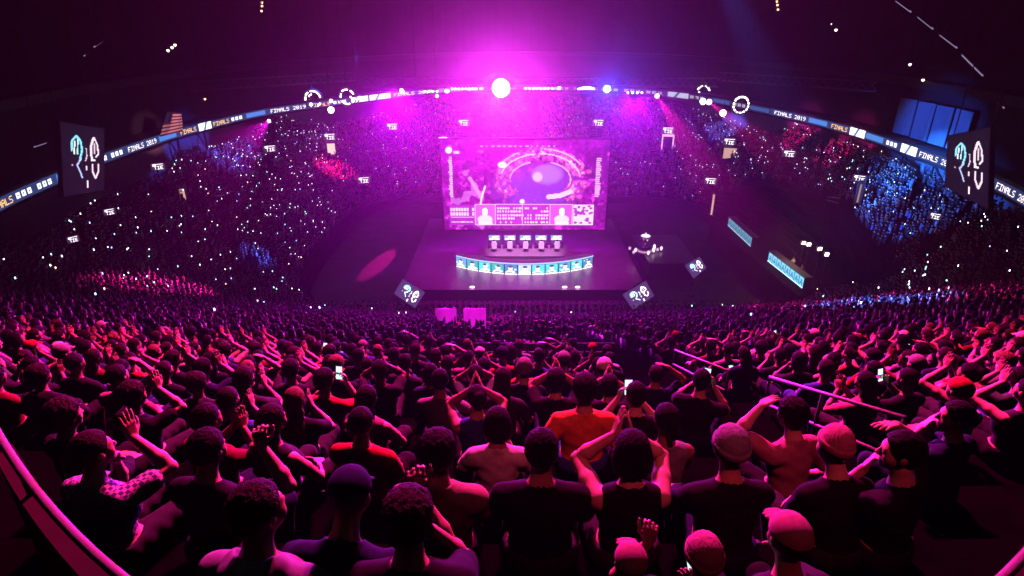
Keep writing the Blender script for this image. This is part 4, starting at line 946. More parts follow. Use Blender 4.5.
PHONE_PX = [(318, 357), (330, 345), (493, 403), (618, 386), (755, 367), (150, 410), (98, 352), (50, 331), (935, 385), (918, 394), (955, 360), (792, 339), (930, 342), (985, 466)]
AIS = lambda P: (P[:, 0] > 1.75) & (P[:, 0] < 3.5) & (P[:, 1] > 2.2) & (P[:, 1] < 24)
CROSS = lambda P: (P[:, 1] > 10.9) & (P[:, 1] < 12.7) & (np.abs(P[:, 0] - .6) < 2.2)
def keep_near(P):
    ok = ~AIS(P) & ~CROSS(P); ok &= P[:, 1] > rail_y(np.clip(P[:, 0], -2.5, 2.2)) + .30
    return ok
rest = []; people = []; total = len(HEROES); k = NEARK; full = True
def in_view(P, mg=0): x, y, d = pix(P + [0, 0, .7]); return (d > .3) & (x > -20 - mg) & (x < 1044 + mg) & (y > 60) & (y < 590 + mg)
PANELS = [(447, 323, 27), (475, 322, 27)]
while k >= 0:
    S, ais = row_seats(k); v = in_view(S, 0); S, ais = S[v], ais[v]
    x, y, d = pix(S + [0, 0, .7])
    near = k >= 20
    ok = keep_near(S) if near else np.ones(len(S), bool)
    ok &= ~(ais & (d > 14)) & (nrg.random(len(S)) > .06)
    for hp in taken.get(k, []): ok &= np.hypot(S[:, 0] - hp[0], S[:, 1] - hp[1]) > .50
    if k == 49: ok &= ~((x > 425) & (x < 690))
    if k == 47: ok &= ~((x > 555) & (x < 618)) 
    if k == 48: ok &= ~((x > 560) & (x < 610))
    if k in (45, 44): ok &= ~((x > 470) & (x < 500) & (k == 45))
    S, d, x, y = S[ok], d[ok], x[ok], y[ok]
    near_zone = (d < 26)
    if full and k >= 30:
        cand = (np.abs(np.arctan2(S[:, 0], BC[1] - S[:, 1])) < 1.2)
        if total + cand.sum() <= 300:
            total += int(cand.sum()); people.append((k, S[cand])); S, d, x, y = S[~cand], d[~cand], x[~cand], y[~cand]
        else: full = False
    rest.append((S, d, x, y)); k -= 1
rows = {}
for k, S in people:
    for p in S: rows.setdefault(k, []).append((float(pix(p[None] + [0, 0, .7])[0][0]), p, None))
for r, k in hero_people: rows.setdefault(k, []).append((float(pix(np.array(r.location)[None] + [0, 0, .7])[0][0]), None, r))
want_ph = list(PHONE_PX)
for ri, k in enumerate(sorted(rows, reverse=True)):
    L = sorted(rows[k], key=lambda q: q[0])
    for i, (x, p, r) in enumerate(L):
        if r is not None: continue
        _, y, dd = pix(p[None] + [0, 0, .5]); y = float(y[0])
        ph = next((q for q in want_ph if abs(q[0] - x) < 9 + 40 / dd[0] and abs(q[1] - y) < 8 + 30 / dd[0]), None)
        si = rng.choice(PH_SORT) if ph else rng.choice([0, 1, 2, 3, 4, 5, 6, 7, 8, 9, 10, 11] + ([1, 2, 7, 9, 7, 9] if abs(x - 512) > 190 else [0, 6, 4]))
        sh = rng.choice(SHIRTS); hc = rng.choice(['black'] * 5 + ['brown'] * 3 + ['blond']); me, info = PROTO[si]
        lab = f'{SORTS[si][1]} person in {SHW.get(sh, sh)}, {SORTS[si][2]}, {nth(i + 1)} from left in {nth(ri + 1)} nearest row'
        m = dict(shirt=CLOTH[sh], hair=HAIR[hc], body=SKIN[rng.choice([0, 0, 1, 1, 2])], trousers=CLOTH[rng.choice(['black', 'navy', 'charcoal', 'blue'])], hat=CLOTH[rng.choice(['black', 'navy', 'white', 'red', 'grey'])])
        r = make_person(me, p, face_yaw(p) + rng.uniform(-.25, .25) - .12 * np.sign(512 - x) * (abs(x - 512) > 150), lab, None, m, rng.uniform(.95, 1.06))
        if si in PH_SORT:
            phone_in_hands(r, info, f'lit phone held by the {nth(i + 1)} person from left in {nth(ri + 1)} nearest row', si == 13)
            if ph: want_ph.remove(ph)
# ---- the rest of the crowd, one mass of small figures
def ringt(levels, n):   # levels: (cx, cy, z, rx, ry)
    V = []; Fs = []
    for (cx, cy, z, rx, ry) in levels: V += [(cx + rx * math.cos(2 * math.pi * j / n), cy + ry * math.sin(2 * math.pi * j / n), z) for j in range(n)]
    for i in range(len(levels) - 1): Fs += [(i * n + j, i * n + (j + 1) % n, (i + 1) * n + (j + 1) % n, (i + 1) * n + j) for j in range(n)]
    t = (len(levels) - 1) * n; V.append((levels[-1][0], levels[-1][1], levels[-1][2])); c = len(V) - 1
    Fs += [(t + j, t + (j + 1) % n, c, c) for j in range(n)]
    return V, Fs
def limb(pts, rs, n=5):
    V = []; Fs = []
    for p, r in zip(pts, rs):
        V += [(p[0] + r * math.cos(2 * math.pi * j / n), p[1] + r * .7 * math.sin(2 * math.pi * j / n), p[2] + r * .7 * math.sin(2 * math.pi * j / n)) for j in range(n)]
    for i in range(len(pts) - 1): Fs += [(i * n + j, i * n + (j + 1) % n, (i + 1) * n + (j + 1) % n, (i + 1) * n + j) for j in range(n)]
    return V, Fs
def figure(pose, n, lo=False):
    V = []; Fs = []; M = []
    def put(vf, m):
        b = len(V); V.extend(vf[0]); Fs.extend([tuple(i + b for i in f) for f in vf[1]]); M.extend([m] * len(vf[1]))
    put(ringt([(0, 0, .0, .18, .14), (0, .01, .25, .15, .12), (0, 0, .45, .21, .12), (0, 0, .52, .14, .09)] if not lo else [(0, 0, 0, .18, .14), (0, 0, .45, .21, .12)], n), 1)
    hd = [(0, .02, .54, .05, .05), (0, .03, .64, .075, .085), (0, .03, .74, .08, .095), (0, .02, .82, .06, .07)]
    put(ringt([(0, .03, .6, .07, .08), (0, .03, .72, .08, .095)] if lo else hd[:3], n), 0)
    put(ringt([(0, -.005, .68, .086, .095), (0, .0, .77, .088, .10), (0, 0, .86, .055, .065)] if not lo else [(0, -.01, .7, .088, .1), (0, 0, .84, .06, .07)], n), 2)
    if not lo: put(limb([(-.09, .05, .1), (-.13, .45, .1), (-.12, .42, -.3)], (.09, .07, .05), n), 1); put(limb([(.09, .05, .1), (.13, .45, .1), (.12, .42, -.3)], (.09, .07, .05), n), 1)
    for sx in (-1, 1):
        if pose == 'down': a, b_, c = (sx * .2, 0, .46), (sx * .25, .06, .22), (sx * .1, .3, .18)
        elif pose == 'clap': a, b_, c = (sx * .2, 0, .46), (sx * .22, .16, .32), (sx * .03, .28, .62)
        else: a, b_, c = (sx * .2, 0, .46), (sx * .27, .12, .60), (sx * .2, .12, .92)
        if lo:
            if pose != 'down': put(limb([b_, c], (.05, .045), 4), 0)
        else:
            put(limb([a, b_], (.06, .045), n), 1); put(limb([b_, c, (c[0], c[1] + .03, c[2] + .13)], (.042, .034, .03), n), 0)
    V = np.array(V, float); Fs = np.array(Fs, int); return V, Fs, np.array(M)
TPL = {(p, lo): figure(p, 4 if lo else 6, lo) for p in ('down', 'clap', 'up') for lo in (False, True)}
VOID = [(700, 212), (720, 190), (760, 172), (845, 196), (868, 230), (905, 262), (880, 282), (822, 288), (790, 306), (742, 306)]
def inpoly(x, y, poly):
    c = np.zeros(len(x), bool); n = len(poly)
    for i in range(n):
        (x0, y0), (x1, y1) = poly[i], poly[(i + 1) % n]
        c ^= ((y0 > y) != (y1 > y)) & (x < (x1 - x0) * (y - y0) / (y1 - y0 + 1e-9) + x0)
    return c
aS = np.concatenate([r[0] for r in rest]); _j = nrg.uniform(-.22, .22, len(aS)) * (np.concatenate([r[1] for r in rest]) > 30); _d = aS[:, :2] - BC; aS[:, :2] += _d / np.linalg.norm(_d, axis=1)[:, None] * _j[:, None]; aS[:, 2] += _j * .45; ad = np.concatenate([r[1] for r in rest]); ax_ = np.concatenate([r[2] for r in rest]); ay = np.concatenate([r[3] for r in rest])
ok = ~inpoly(ax_, ay, VOID)
for (px, py, Y) in PANELS: ok &= ~((np.abs(ax_ - px) < 15) & (np.abs(aS[:, 1] - (Y - 1.2)) < 2.4))
for (px, py, lab, rz) in SIGNS: ok &= ~((np.abs(ax_ - px) < 5) & (np.abs(ay - py - 8) < 10) & (ad > 30))
ok &= ~((ax_ > 505) & (ax_ < 530) & (ay > 329) & (ay < 340) )
aS, ad, ax_, ay = aS[ok], ad[ok], ax_[ok], ay[ok]
far_ = ad > 36; dd_ = aS[far_][:, :2] - BC; dd_ /= np.linalg.norm(dd_, axis=1)[:, None]; ex_ = aS[far_].copy()   # the stands farther off are packed closer
ex_[:, :2] += dd_ * .42 + np.column_stack([-dd_[:, 1], dd_[:, 0]]) * .27; ex_[:, 2] += .2
aS = np.concatenate([aS, ex_]); x_, y_, d_ = pix(ex_ + [0, 0, .7]); ad = np.concatenate([ad, d_]); ax_ = np.concatenate([ax_, x_]); ay = np.concatenate([ay, y_])
# floor seats between the stand and the stage
fx, fy = np.meshgrid(np.arange(-19, 19.5, .58), np.arange(47.6, 50.4, .9)); FS = np.column_stack([fx.ravel() + nrg.uniform(-.06, .06, fx.size), fy.ravel(), np.full(fx.size, .45)])
x, y, d = pix(FS + [0, 0, .7]); aS = np.concatenate([aS, FS]); ad = np.concatenate([ad, d]); ax_ = np.concatenate([ax_, x]); ay = np.concatenate([ay, y])
VV, FF, MM, CC = [], [], [], []; nb = 0
PAL = np.array([CL for CL in [(.010, .010, .011)] * 12 + [(.03, .03, .034)] * 7 + [(.02, .025, .07)] * 3 + [(.2, .2, .22)] * 2 + [(.55, .52, .5)] + [(.4, .03, .03), (.1, .15, .4), (.5, .25, .3), (.15, .012, .02), (.6, .2, .07)]])
lowd = ad > 42
posei = np.where(nrg.random(len(aS)) < np.where(ad < 42, .42, .25), np.where(nrg.random(len(aS)) < .75, 1, 2), 0)
yaw = np.array([face_yaw(p) for p in aS]) + nrg.uniform(-.3, .3, len(aS)); scl = nrg.uniform(.92, 1.08, len(aS)); pal = nrg.integers(0, len(PAL), len(aS))
hz = nrg.uniform(-.02, .04, len(aS))
for pi, pose in enumerate(('down', 'clap', 'up')):
    for lo in (False, True):
        I = np.where((posei == pi) & (lowd == lo))[0]
        if not len(I): continue
        V, Q, M = TPL[(pose, lo)]; c, s = np.cos(yaw[I])[:, None], np.sin(yaw[I])[:, None]; W = V[None] * scl[I][:, None, None]
        X = np.stack([W[..., 0] * c - W[..., 1] * s, W[..., 0] * s + W[..., 1] * c, W[..., 2] + hz[I][:, None]], -1) + aS[I][:, None]
        VV.append(X.reshape(-1, 3)); FF.append((Q[None] + (np.arange(len(I)) * len(V))[:, None, None] + nb).reshape(-1, 4)); nb += len(I) * len(V)
        MM.append(np.tile(M, len(I))); CC.append(np.repeat(PAL[pal[I]], len(M), axis=0))
VV, FF, MM, CC = (np.concatenate(a) for a in (VV, FF, MM, CC))
tri = FF[:, 2] == FF[:, 3]
me = bpy.data.meshes.new('crowd'); me.vertices.add(len(VV)); me.vertices.foreach_set('co', VV.astype(np.float32).ravel())
ln = np.where(tri, 3, 4); st_ = np.concatenate([[0], np.cumsum(ln)[:-1]]).astype(np.int32)
fl = FF.ravel()[np.ravel(np.stack([np.ones(len(FF), bool)] * 3 + [~tri], 1))]
me.loops.add(len(fl)); me.loops.foreach_set('vertex_index', fl.astype(np.int32)); me.polygons.add(len(FF)); me.polygons.foreach_set('loop_start', st_)
me.polygons.foreach_set('use_smooth', np.ones(len(FF), bool)); me.polygons.foreach_set('material_index', MM.astype(np.int32)); me.update(calc_edges=True)
at = me.attributes.new('clothing', 'FLOAT_COLOR', 'FACE'); at.data.foreach_set('color', np.concatenate([CC, np.ones((len(CC), 1))], 1).astype(np.float32).ravel())
mc = bpy.data.materials.new('crowd_clothing'); mc.use_nodes = True; a_ = mc.node_tree.nodes.new('ShaderNodeAttribute'); a_.attribute_name = 'clothing'
mc.node_tree.links.new(a_.outputs['Color'], mc.node_tree.nodes['Principled BSDF'].inputs['Base Color']); mc.node_tree.nodes['Principled BSDF'].inputs['Roughness'].default_value = .9
for m in (SKIN[0], mc, HAIR['black']): me.materials.append(m)
tag(link('crowd', me), 'seated crowd filling the stands all round the hall, beyond the nearest rows', 'crowd', None, 'stuff')
print('crowd', len(aS), 'near', total, 'phones left', want_ph, round(time.time() - T0))
# phones and glow lights held up in the stands
LITE = [emit('speck_' + n, c, 4.2) for n, c in (('white', (.85, .92, 1)), ('cyan', (.35, .9, 1)), ('blue', (.35, .5, 1)), ('warm', (1, .8, .55)), ('green', (.4, 1, .75)))]
cand = np.where((ay > 95) & (ay < 322) & (ad > 24))[0]
w = np.ones(len(cand)); X, Y = ax_[cand], ay[cand]
w *= np.where((X > 330) & (X < 690), .22, 1) * np.where(Y > 296, .12, 1) * np.where((X > 690) & (X < 770), .8, 1) * np.where((X < 420) & (Y > 130) & (Y < 285), 1.5, 1) * np.where((Y > 235) & (Y < 300), .5, 1)
pick = nrg.choice(cand, 760, replace=False, p=w / w.sum()); pick = pick[np.argsort(ad[pick])]
sv, sf, sm_ = [], [], []
for n_, i in enumerate(pick):
    p = aS[i]; yw = yaw[i]; lc = (math.cos(yw), math.sin(yw)); loc = (p[0] + .12 * lc[0] - .33 * lc[1], p[1] + .12 * lc[1] + .33 * lc[0], p[2] + nrg.uniform(.7, 1.1))
    cm = LITE[nrg.choice(5, p=[.55, .17, .12, .08, .08])]
    if n_ < 270:
        z = 'left stand' if ax_[i] < 335 else 'right stand' if ax_[i] > 690 else 'far stand'; cn = cm.name.split('_')[1]
        o = link('phone_light', PH_SCR_ME, None); tag(o, f'tiny {cn} phone light held up by the crowd in the {z}', 'phone', f'{cn} phone lights in the {z}')
        o.location = loc; o.rotation_euler = (0, 0, math.atan2(-p[0], p[1])); o.scale = (.9, 1.5, .5 + .5 * nrg.random())
        o.material_slots[0].link = 'OBJECT'; o.material_slots[0].material = cm
    else:
        b = len(sv); a = math.atan2(-p[0], p[1]); ca, sa = math.cos(a) * .035, math.sin(a) * .035
        sv += [(loc[0] - ca, loc[1] - sa, loc[2] - .05), (loc[0] + ca, loc[1] + sa, loc[2] - .05), (loc[0] + ca, loc[1] + sa, loc[2] + .05), (loc[0] - ca, loc[1] - sa, loc[2] + .05)]
        sv += [(v[0] + sa * .2, v[1] - ca * .2, v[2]) for v in sv[b:b + 4]]
        sf += [(b + 4, b + 5, b + 6, b + 7), (b + 3, b + 2, b + 1, b), (b, b + 1, b + 5, b + 4), (b + 1, b + 2, b + 6, b + 5), (b + 2, b + 3, b + 7, b + 6), (b + 3, b, b + 4, b + 7)]; sm_ += [LITE.index(cm)] * 6
me = bpy.data.meshes.new('phone_lights'); me.from_pydata(sv, [], sf); [me.materials.append(m) for m in LITE]; me.polygons.foreach_set('material_index', sm_)
tag(link('phone_lights', me), 'scattered tiny phone lights of the crowd all round the stands', 'phone lights', None, 'stuff')
# players and presenters
def small_person(loc, rz, lab, grp, sort, shirt, hair='black'):
    return make_person(PROTO[sort][0], loc, rz, lab, grp, dict(shirt=CLOTH[shirt], hair=HAIR[hair], body=SKIN[0], trousers=CLOTH['black']), 1.0)
for kk in range(5):
    small_person((-1.95 + 1.72 * kk, 61.85, DZ + .64 + .52), 0, f'white-jerseyed player at a podium table, {("leftmost", "second from the left", "middle", "second from the right", "rightmost")[kk]} of five', 'players on the podium', 3, 'white')
for kk, (dx, dy, shr, wh) in enumerate(((-.9, 1.3, 'white', 'left'), (1.0, 1.2, 'tan', 'right'))):
    ang = math.atan2(B[1] - A[1], B[0] - A[0]); p = BCN + np.array([math.cos(ang) * dx - math.sin(ang) * dy, math.sin(ang) * dx + math.cos(ang) * dy, 0]); hp = (p[0], p[1], PB + .62)
    small_person(hp, ang + math.pi, f'presenter in a {shr} shirt behind the nearer broadcast counter, {wh} of two', 'presenters', 5 if kk else 0, shr, 'brown')
    t = empty('stool', (p[0], p[1], PB), 0, f'dark stool under the presenter in the {shr} shirt', 'stool'); q = MB(); q.lathe((0, 0, .55), [(.2, 0), (.2, .06)], 16); q.build('seat', M_BLACK, t); q = MB(); q.lathe((0, 0, 0), [(.22, 0), (.2, .03), (.03, .05), (.03, .55)], 12); q.build('base', M_BLACK, t)
# ------------------------------------------------------------------ rig, lamps, light, haze
def light(kind, name, loc, energy, col, parent=None, **kw):
    l = bpy.data.lights.new(name, kind); l.energy = energy; l.color = col
    for k_, v in kw.items(): setattr(l, k_, v)
    o = bpy.data.objects.new(name, l); COL.objects.link(o); o.location = [float(c) for c in loc]; return o
def aim(o, tgt):
    d = Vector([float(c) for c in tgt]) - o.location; o.rotation_euler = d.to_track_quat('-Z', 'Y').to_euler()
def spot(name, loc, tgt, energy, col, ang=20, blend=.6, r=.15):
    o = light('SPOT', name, loc, energy, col, spot_size=math.radians(ang), spot_blend=blend, shadow_soft_size=r); aim(o, tgt); return o
TY, TZ = 72.0, 18.6
def truss(name, a, b, label, w=.9):
    a, b = np.array(a, float), np.array(b, float); t = empty(name, a, 0, label, 'truss'); d = b - a; L = np.linalg.norm(d); u = d / L
    n = np.cross(u, [0, 0, 1]); n /= np.linalg.norm(n); c = [(n * sx + np.array([0, 0, sz])) * w / 2 for sx, sz in ((-1, -1), (1, -1), (1, 1), (-1, 1))]
    q = MB(); [q.tube([e, e + d], .05, 6) for e in c]; q.build('chord', M_STEEL, t)
    q = MB(); m = max(2, int(L / w))
    for i in range(m):
        for j in range(4): q.tube([c[j] + d * i / m, c[(j + 1) % 4] + d * (i + 1) / m], .025, 4)
    q.build('lattice', M_STEEL, t)
    for f in (.15, .5, .85): q = MB(); q.tube([d * f + [0, 0, w / 2], d * f + [0, 0, 41.9 - (a + d * f)[2]]], .03, 5); q.build('hanger', M_BLACK, t)
    return t
truss('lighting_truss', (-17, TY, TZ), (23.5, TY, TZ), 'long lighting truss over the stage carrying the coloured lamps')
truss('lighting_truss', (-33, 64, TZ + .3), (-19, 76, TZ + .3), 'angled lighting truss at the left end of the long one')
truss('lighting_truss', (25, 76, TZ + .3), (37, 64, TZ + .3), 'angled lighting truss at the right end of the long one')
def fixture(p, tgt, lab, r, m, name='stage_light'):
    p = np.array(p, float); t = empty(name, p, 0, lab, 'stage light'); d = Vector([float(c) for c in np.array(tgt) - p]).normalized(); R = d.to_track_quat('Z', 'Y').to_matrix()
    q = MB(); q.lathe((0, 0, 0), [(r * .7, -r * 1.6), (r * 1.05, -r * .9), (r * 1.08, 0), (r, .02)], 20, None, R); hs_ = q.build('housing', M_BLACK, t, True)
    q = MB(); q.lathe((0, 0, 0), [(r * .95, .025), (r * .9, r * .12), (r * .5, r * .25), (.01, r * .3)], 20, None, R); q.build('lens', m, hs_, True)
    q = MB(); q.tube([(r * 1.2, 0, 0), (r * 1.25, 0, r * 1.5), (-r * 1.25, 0, r * 1.5), (-r * 1.2, 0, 0)], r * .1, 6); q.tube([(0, 0, r * 1.5), (0, 0, r * 1.5 + .4)], r * .12, 6); q.build('yoke', M_BLACK, t)
    return t, Vector([float(c) for c in p]) + d * (r * .5 + .05)
MAG = (1.0, .006, .85); RED = (1.0, .015, .16); PNK = (1.0, .012, .38); BLU = (.04, .10, 1.0)
KP = at_y(501, 88, TY - .8)
t_, lp = fixture(KP, (0, 0, 25), 'dazzling white-magenta searchlight at the middle of the long truss', 1.05, emit('key_lens', (1, .75, 1), 9))  # lens made oversized to stand in for the lamp's bloom
EK = 1.0
spot('key_glow', lp + Vector((0, -.6, 0)), (-1, 12, 13), 280000, (.95, .003, 1.0), 40, 1.0, .7)
spot('haze_wash', (-13, TY - 1, TZ - 1), (-6, 24, 6), 145000, (.62, .003, 1), 46, 1.0, .5)  # this spot and the next have no fixture, added to brighten the purple haze
spot('haze_wash', (14, TY - 1, TZ - 1), (6, 24, 6), 120000, (.55, .003, 1), 44, 1.0, .5)
spot('key_core', lp + Vector((0, -.5, 0)), (0, 5, 22), 9000, (1, .7, 1), 24, 1.0, .7)
spot('key_down', (0, TY - 1, TZ - .6), (1, 56, 0), 40000, (.7, .004, 1), 95, 1.0, .7)
BP = at_y(607, 89, TY - .8); t_, lp = fixture(BP, (2, 5, 22), 'bright blue searchlight on the long truss, right of the dazzling one', .42, emit('blue_lens', (.35, .75, 1), 7))
spot('blue_glow', lp + Vector((0, -.3, 0)), (1, 4, 22), 30000, (.02, .06, 1), 26, 1.0, .3)
for px, py, y_, tg, lab, col, e, ang, r in (
    (402, 91, TY - .6, (150, 294), 'magenta beam lamp near the left end of the long truss', (1, .01, .5), 450000, 11, .3),
    (447, 91, TY - .6, (425, 322), 'pale blue beam lamp on the long truss, left of the dazzling one', (.2, .16, 1), 60000, 8, .26),
    (559, 88, TY - .6, (620, 322), 'magenta beam lamp on the long truss, right of the dazzling one', MAG, 120000, 9, .22),
    (657, 96, TY - .6, (800, 316), 'pink beam lamp near the right end of the long truss', PNK, 450000, 12, .26),
    (709, 102, 70, (965, 304), 'pink beam lamp on the right angled truss', PNK, 260000, 12, .32),
    (269, 121, 70, (40, 330), 'magenta beam lamp on the left angled truss', MAG, 36000, 13, .2)):
    p = at_y(px, py, y_); tg = hit(*tg); t_, lp = fixture(p, tg, lab, r, emit('beam_lens', tuple(min(1, c + .35) for c in col), 14)); spot('beam', lp, tg, e, col, ang, .6, .1)
M_BULB = emit('bulb', (1, .78, .95), 7)
for g0, g1, n, py, lab in ((425, 437, 4, 90.5, 'left of the blue beam lamp'), (452, 476, 8, 88, 'between the blue beam lamp and the dazzling one'), (526, 552, 8, 87.5, 'right of the dazzling searchlight'), (628, 642, 4, 92, 'right of the blue searchlight')):
    for i in range(n):
        p = at_y(g0 + (g1 - g0) * i / (n - 1), py, TY - .5); t = empty('truss_bulb', p, 0, f'small white truss bulb {lab}', 'bulb', f'bulb row {lab}')
        q = MB(); q.lathe((0, 0, .1), [(.08, -.08), (.10, .1)], 8); q.build('socket', M_BLACK, t); q = MB(); q.lathe((0, 0, -.08), [(.03, -.12), (.11, -.04), (.10, .06), (.05, .1)], 8); q.build('glass', M_BULB, t, True)
p = at_y(586, 88.5, TY - .7); t = empty('strip_light', p, 0, 'white glowing strip light on the truss left of the blue searchlight', 'light'); q = MB(); q.box((0, .12, 0), (2.1, .2, .4)); q.build('housing', M_BLACK, t)
q = MB(); q.tube([(-.95, 0, -.06), (-.3, -.05, .05), (.3, -.05, .08), (.95, 0, -.04)], [.07, .14, .16, .07], 8); q.build('tube', emit('strip_glow', (1, .7, 1), 9), t, True)
# glowing ring signs and balls by the angled trusses
M_ARC = emit('arc_glow', (1, .86, 1), 5)
def ring_lamp(px, py, Y, R, arcs, lab, m=M_ARC, thick=.08):
    c = at_y(px, py, Y); t = empty('ring_lamp', c, 0, lab, 'lamp')
    q = MB(); q.tube([(R * 1.25 * math.cos(a), .12, R * 1.25 * math.sin(a)) for a in np.linspace(0, 2 * math.pi, 33)], .06, 6); q.tube([(0, .12, R * 1.25), (0, .12, 41.85 - c[2])], .04, 6); q.build('hoop', M_BLACK, t)
    for a0, a1, rr in arcs:
        q = MB(); q.tube([(rr * R * math.cos(a), 0, rr * R * math.sin(a)) for a in np.linspace(math.radians(a0), math.radians(a1), 8)], thick, 6); q.build('arc', m, t, True)
    return c
ring_lamp(313, 99, 70, .85, ((10, 105, 1), (125, 155, 1), (165, 190, 1), (300, 330, 1), (100, 150, .6)), 'broken ring of white light above the left stand, the left one of two')
ring_lamp(347, 97, 71, .8, ((20, 60, 1), (80, 130, 1), (150, 185, .9), (-10, 12, .5), (215, 290, .95)), 'broken ring of white light above the left stand, the right one of two')
ring_lamp(741, 105, 71, .85, [(a, a + 14, 1) for a in range(-20, 340, 26)] + [(40, 140, 1.05)], 'ring of small white lights above the right stand')
ring_lamp(703, 93, 72, .75, ((20, 80, 1), (100, 150, 1), (160, 175, .6)), 'broken ring of white light at the right end of the truss')
for px, py, Y, lab in ((331, 110, 69, 'round white lamp hanging between the two broken rings on the left'), (723, 113, 69, 'round white lamp hanging between the broken ring and the ring of small lights'), (703, 101.5, 71, 'round pink lamp hanging under the broken ring on the right'), (437, 96, 71.5, 'oval white lamp hanging under the long truss near the blue beam lamp'), (360, 98, 70, 'small white lamp right of the broken rings on the left'), (311, 104.5, 69, 'small blue-white lamp inside the left broken ring'), (331, 101, 69, 'small upper white lamp between the two broken rings')):
    p = at_y(px, py, Y); R_ = .36 if 'round' in lab else .2; t = empty('hanging_lamp', p, 0, lab, 'lamp')
    q = MB(); q.lathe((0, 0, 0), [(.01, -R_)] + [(R_ * math.cos(a), R_ * math.sin(a)) for a in np.linspace(-1.3, 1.3, 9)] + [(.01, R_)], 14); q.build('globe', emit('globe_glow', (.35, .45, 1) if 'blue' in lab else (1, .8, 1), 5), t, True)
    q = MB(); q.tube([(0, 0, R_ * .9), (0, 0, 42 - p[2])], .03, 5); q.build('cable', M_BLACK, t)
# small house lamps under the roof
M_WB = emit('warm_bulb', (1, .55, .28), 3.2); M_WB2 = emit('warm_bulb_pale', (1, .75, .6), 3)
for px, py, lab in ((168, 50.5, 'left group of three under the roof, lowest'), (172, 47.5, 'left group of three under the roof, middle'), (175, 45, 'left group of three under the roof, topmost'), (262, 2.5, 'column at the top edge left of centre, upper'), (262, 6, 'column at the top edge left of centre, middle'), (261.5, 11, 'column at the top edge left of centre, lowest'), (777, 1.5, 'column at the top edge right of centre, upper'), (777.5, 5, 'column at the top edge right of centre, middle'), (778, 9.5, 'column at the top edge right of centre, lowest'), (832, 24, 'pair in the dark upper right, upper'), (836, 30, 'pair in the dark upper right, lower'), (910, 64.5, 'dark upper right, above the blue-lit boxes'), (923, 80, 'dark upper right, lowest of the roof lamps'), (205, 99, 'above the flag on the left')):
    p = at_t(px, py, 62 if abs(px - 512) > 320 else 80); t = empty('roof_lamp', p, 0, f'small warm roof lamp, {lab}', 'lamp', 'roof lamps')
    q = MB(); q.lathe((0, 0, 0), [(.01, -.16), (.13, -.08), (.15, .04), (.1, .1)], 10); q.build('bulb', M_WB if px < 800 and px > 180 else M_WB2, t, True); q = MB(); q.lathe((0, 0, .1), [(.16, 0), (.1, .14), (.04, .18)], 10); q.tube([(0, 0, .2), (0, 0, 42 - p[2])], .03, 5); q.build('holder', M_BLACK, t)
# pale catwalk strips in the upper corners
M_CAT = emit('catwalk_glow', (.42, .36, .62), .55)
for k_, (a, b) in enumerate((((896, 1), (911, 12)), ((918, 17), (933, 29)), ((940, 35), (957, 48)), ((962, 55), (983, 76)), ((998, 102), (1004, 108)))):
    P0, P1 = at_t(*a, 47), at_t(*b, 46); t = empty('catwalk_strip', P0, 0, f'faint pale strip light in the dark upper right corner, {nth(k_ + 1)} from the top', 'strip light', 'catwalk strips')
    q = MB(); q.tube([(0, 0, 0), P1 - P0], .055, 6); q.build('tube', M_CAT, t, True); q = MB(); q.tube([(0, .15, .12), P1 - P0 + [0, .15, .12]], .1, 6); q.tube([(P1 - P0) / 2 + [0, .15, .12], (P1 - P0) / 2 + [0, .15, 42 - P0[2]]], .03, 5); q.build('mount', M_BLACK, t)
for k_, (a, b) in enumerate((((94, 47), (103, 41)), ((84, 56), (89, 52)), ((34, 147), (46, 143)))):
    P0, P1 = at_t(*a, 46), at_t(*b, 47); t = empty('catwalk_strip', P0, 0, f'faint pale strip light in the dark upper left, {("topmost", "middle", "lowest, beside the left banner")[k_]} of three', 'strip light', 'catwalk strips')
    q = MB(); q.tube([(0, 0, 0), P1 - P0], .045, 6); q.build('tube', M_CAT, t, True); q = MB(); q.tube([(0, .15, .12), P1 - P0 + [0, .15, .12]], .1, 6); q.tube([(P1 - P0) / 2 + [0, .15, .12], (P1 - P0) / 2 + [0, .15, 42 - P0[2]]], .03, 5); q.build('mount', M_BLACK, t)
# ---- light on the crowd
WK = 2.5
def wash(px, py, loc, e, col, ang, blend=.7): spot('wash', loc, hit(px, py, .6), e * WK, col, ang, blend, .3)
# roof washes over the near stand
spot('near_wash', (0, 27, 39), (0, 4.5, 22), 66000, (1, .015, .5), 44, .9, .35)
spot('near_wash', (2, 27, 39), (-8, 5, 21.5), 165000, RED, 42, .9, .35)
spot('near_wash', (-1, 27, 39), (9, 5, 21.5), 150000, RED, 42, .9, .35)
spot('back_wash', (2, -6, 40), (1.0, 4.7, 21), 6000, (1, .05, .14), 11, .9, .5)
spot('mid_wash', (0, 40, 41), (0, 17, 15), 17000, (1, .02, .5), 75, .9, .5)
wash(335, 168, (-18, 78, 24), 60000, (1, .01, .3), 18); wash(258, 254, (-12, 62, 26), 90000, BLU, 9)
wash(228, 158, (-16, 70, 22), 60000, BLU, 16); wash(905, 200, (16, 56, 24), 30000, (.02, .14, 1), 34); wash(875, 302, (12, 44, 30), 360000, (.03, .14, 1), 18)
wash(722, 130, (20, 92, 20), 30000, (.1, .12, 1), 22); wash(640, 322, (6, 50, 38), 16000, PNK, 22);
wash(475, 322, (-2, 8, 40), 30000, MAG, 8); spot('floor_streak', (-5, 118, 14), (-15, 63, 0), 480000, PNK, 2.6, .5, .1); wash(310, 322, (-12, 48, 36), 9000, PNK, 22)
spot('podium_wash', (1, 40, 38), (1.5, 62, 2.6), 260000, (1, .5, .9), 13)
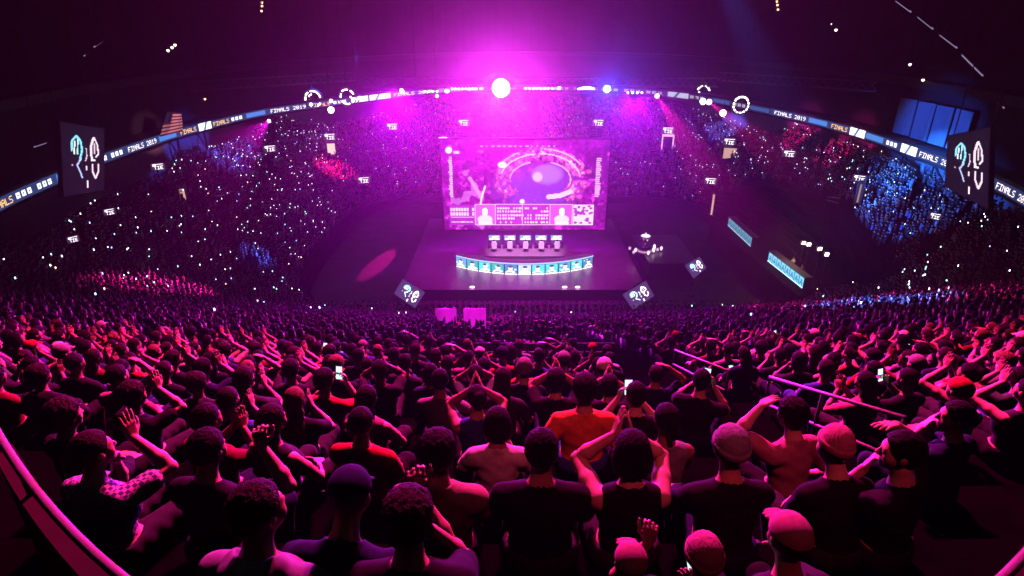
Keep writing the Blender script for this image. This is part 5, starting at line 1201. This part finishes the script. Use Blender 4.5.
spot('stage_wash', (-8, 52, 38), (-3, 59, 1), 50000, MAG, 30); spot('stage_wash', (10, 52, 38), (5, 59, 1), 50000, MAG, 30)
spot('concourse_wash', (12, 60, 16), tuple(ring_pt(th_px(915), 1.5, 13.0)), 60000, (.02, .12, 1), 28); spot('concourse_wash', (14, 58, 13), tuple(ring_pt(th_px(925), 2.0, 10.3)), 150000, (.02, .2, 1), 20); spot('concourse_wash', (16, 66, 11.5), tuple(ring_pt(th_px(800), 2, 11.4)), 60000, (1, .015, .45), 13); spot('concourse_wash', (14, 60, 11.5), tuple(ring_pt(th_px(850), 2, 11.4)), 60000, (1, .015, .38), 13)
spot('concourse_wash', (-14, 70, 15), tuple(ring_pt(th_px(195), 2, 10.4)), 40000, (.08, .1, 1), 20); spot('flag_wash', (-20, 50, 20), tuple(FLAGC), 24000, (1, .4, .5), 10)  # last spot is added so that the flag's stripes show
light('POINT', 'studio_glow', BCN + np.array([.3, .3, 2.4]), 160, (1, .6, .42), shadow_soft_size=.3)
for x_, y_ in ((-14, 8), (14, 8), (0, 30)):
    l = light('AREA', 'house_light', (x_, y_, 41), 36, (.95, .95, 1.0), size=10)  # added dim fill that lifts the blacks; no lamps hang there
# haze in the air of the hall
w = bpy.data.worlds.new('hall_air'); SC.world = w; w.use_nodes = True; nt = w.node_tree; nt.nodes['Background'].inputs[0].default_value = (0, 0, 0, 1); nt.nodes['Background'].inputs[1].default_value = 0
vs = nt.nodes.new('ShaderNodeVolumeScatter'); vs.inputs['Density'].default_value = .0007; vs.inputs['Anisotropy'].default_value = .86; vs.inputs['Color'].default_value = (1, 1, 1, 1)
nt.links.new(vs.outputs[0], nt.nodes['World Output'].inputs['Volume'])
SC.view_settings.view_transform = 'Standard'; SC.view_settings.look = 'None'; SC.view_settings.gamma = 1; SC.view_settings.exposure = 0; SC.view_settings.use_curve_mapping = False
cy = SC.cycles; cy.use_denoising = True; cy.max_bounces = 4; cy.diffuse_bounces = 0; cy.glossy_bounces = 2; cy.volume_bounces = 0; cy.transmission_bounces = 2; cy.caustics_reflective = False; cy.caustics_refractive = False; cy.sample_clamp_indirect = 4; cy.sample_clamp_direct = 0
print('script', round(time.time() - T0))
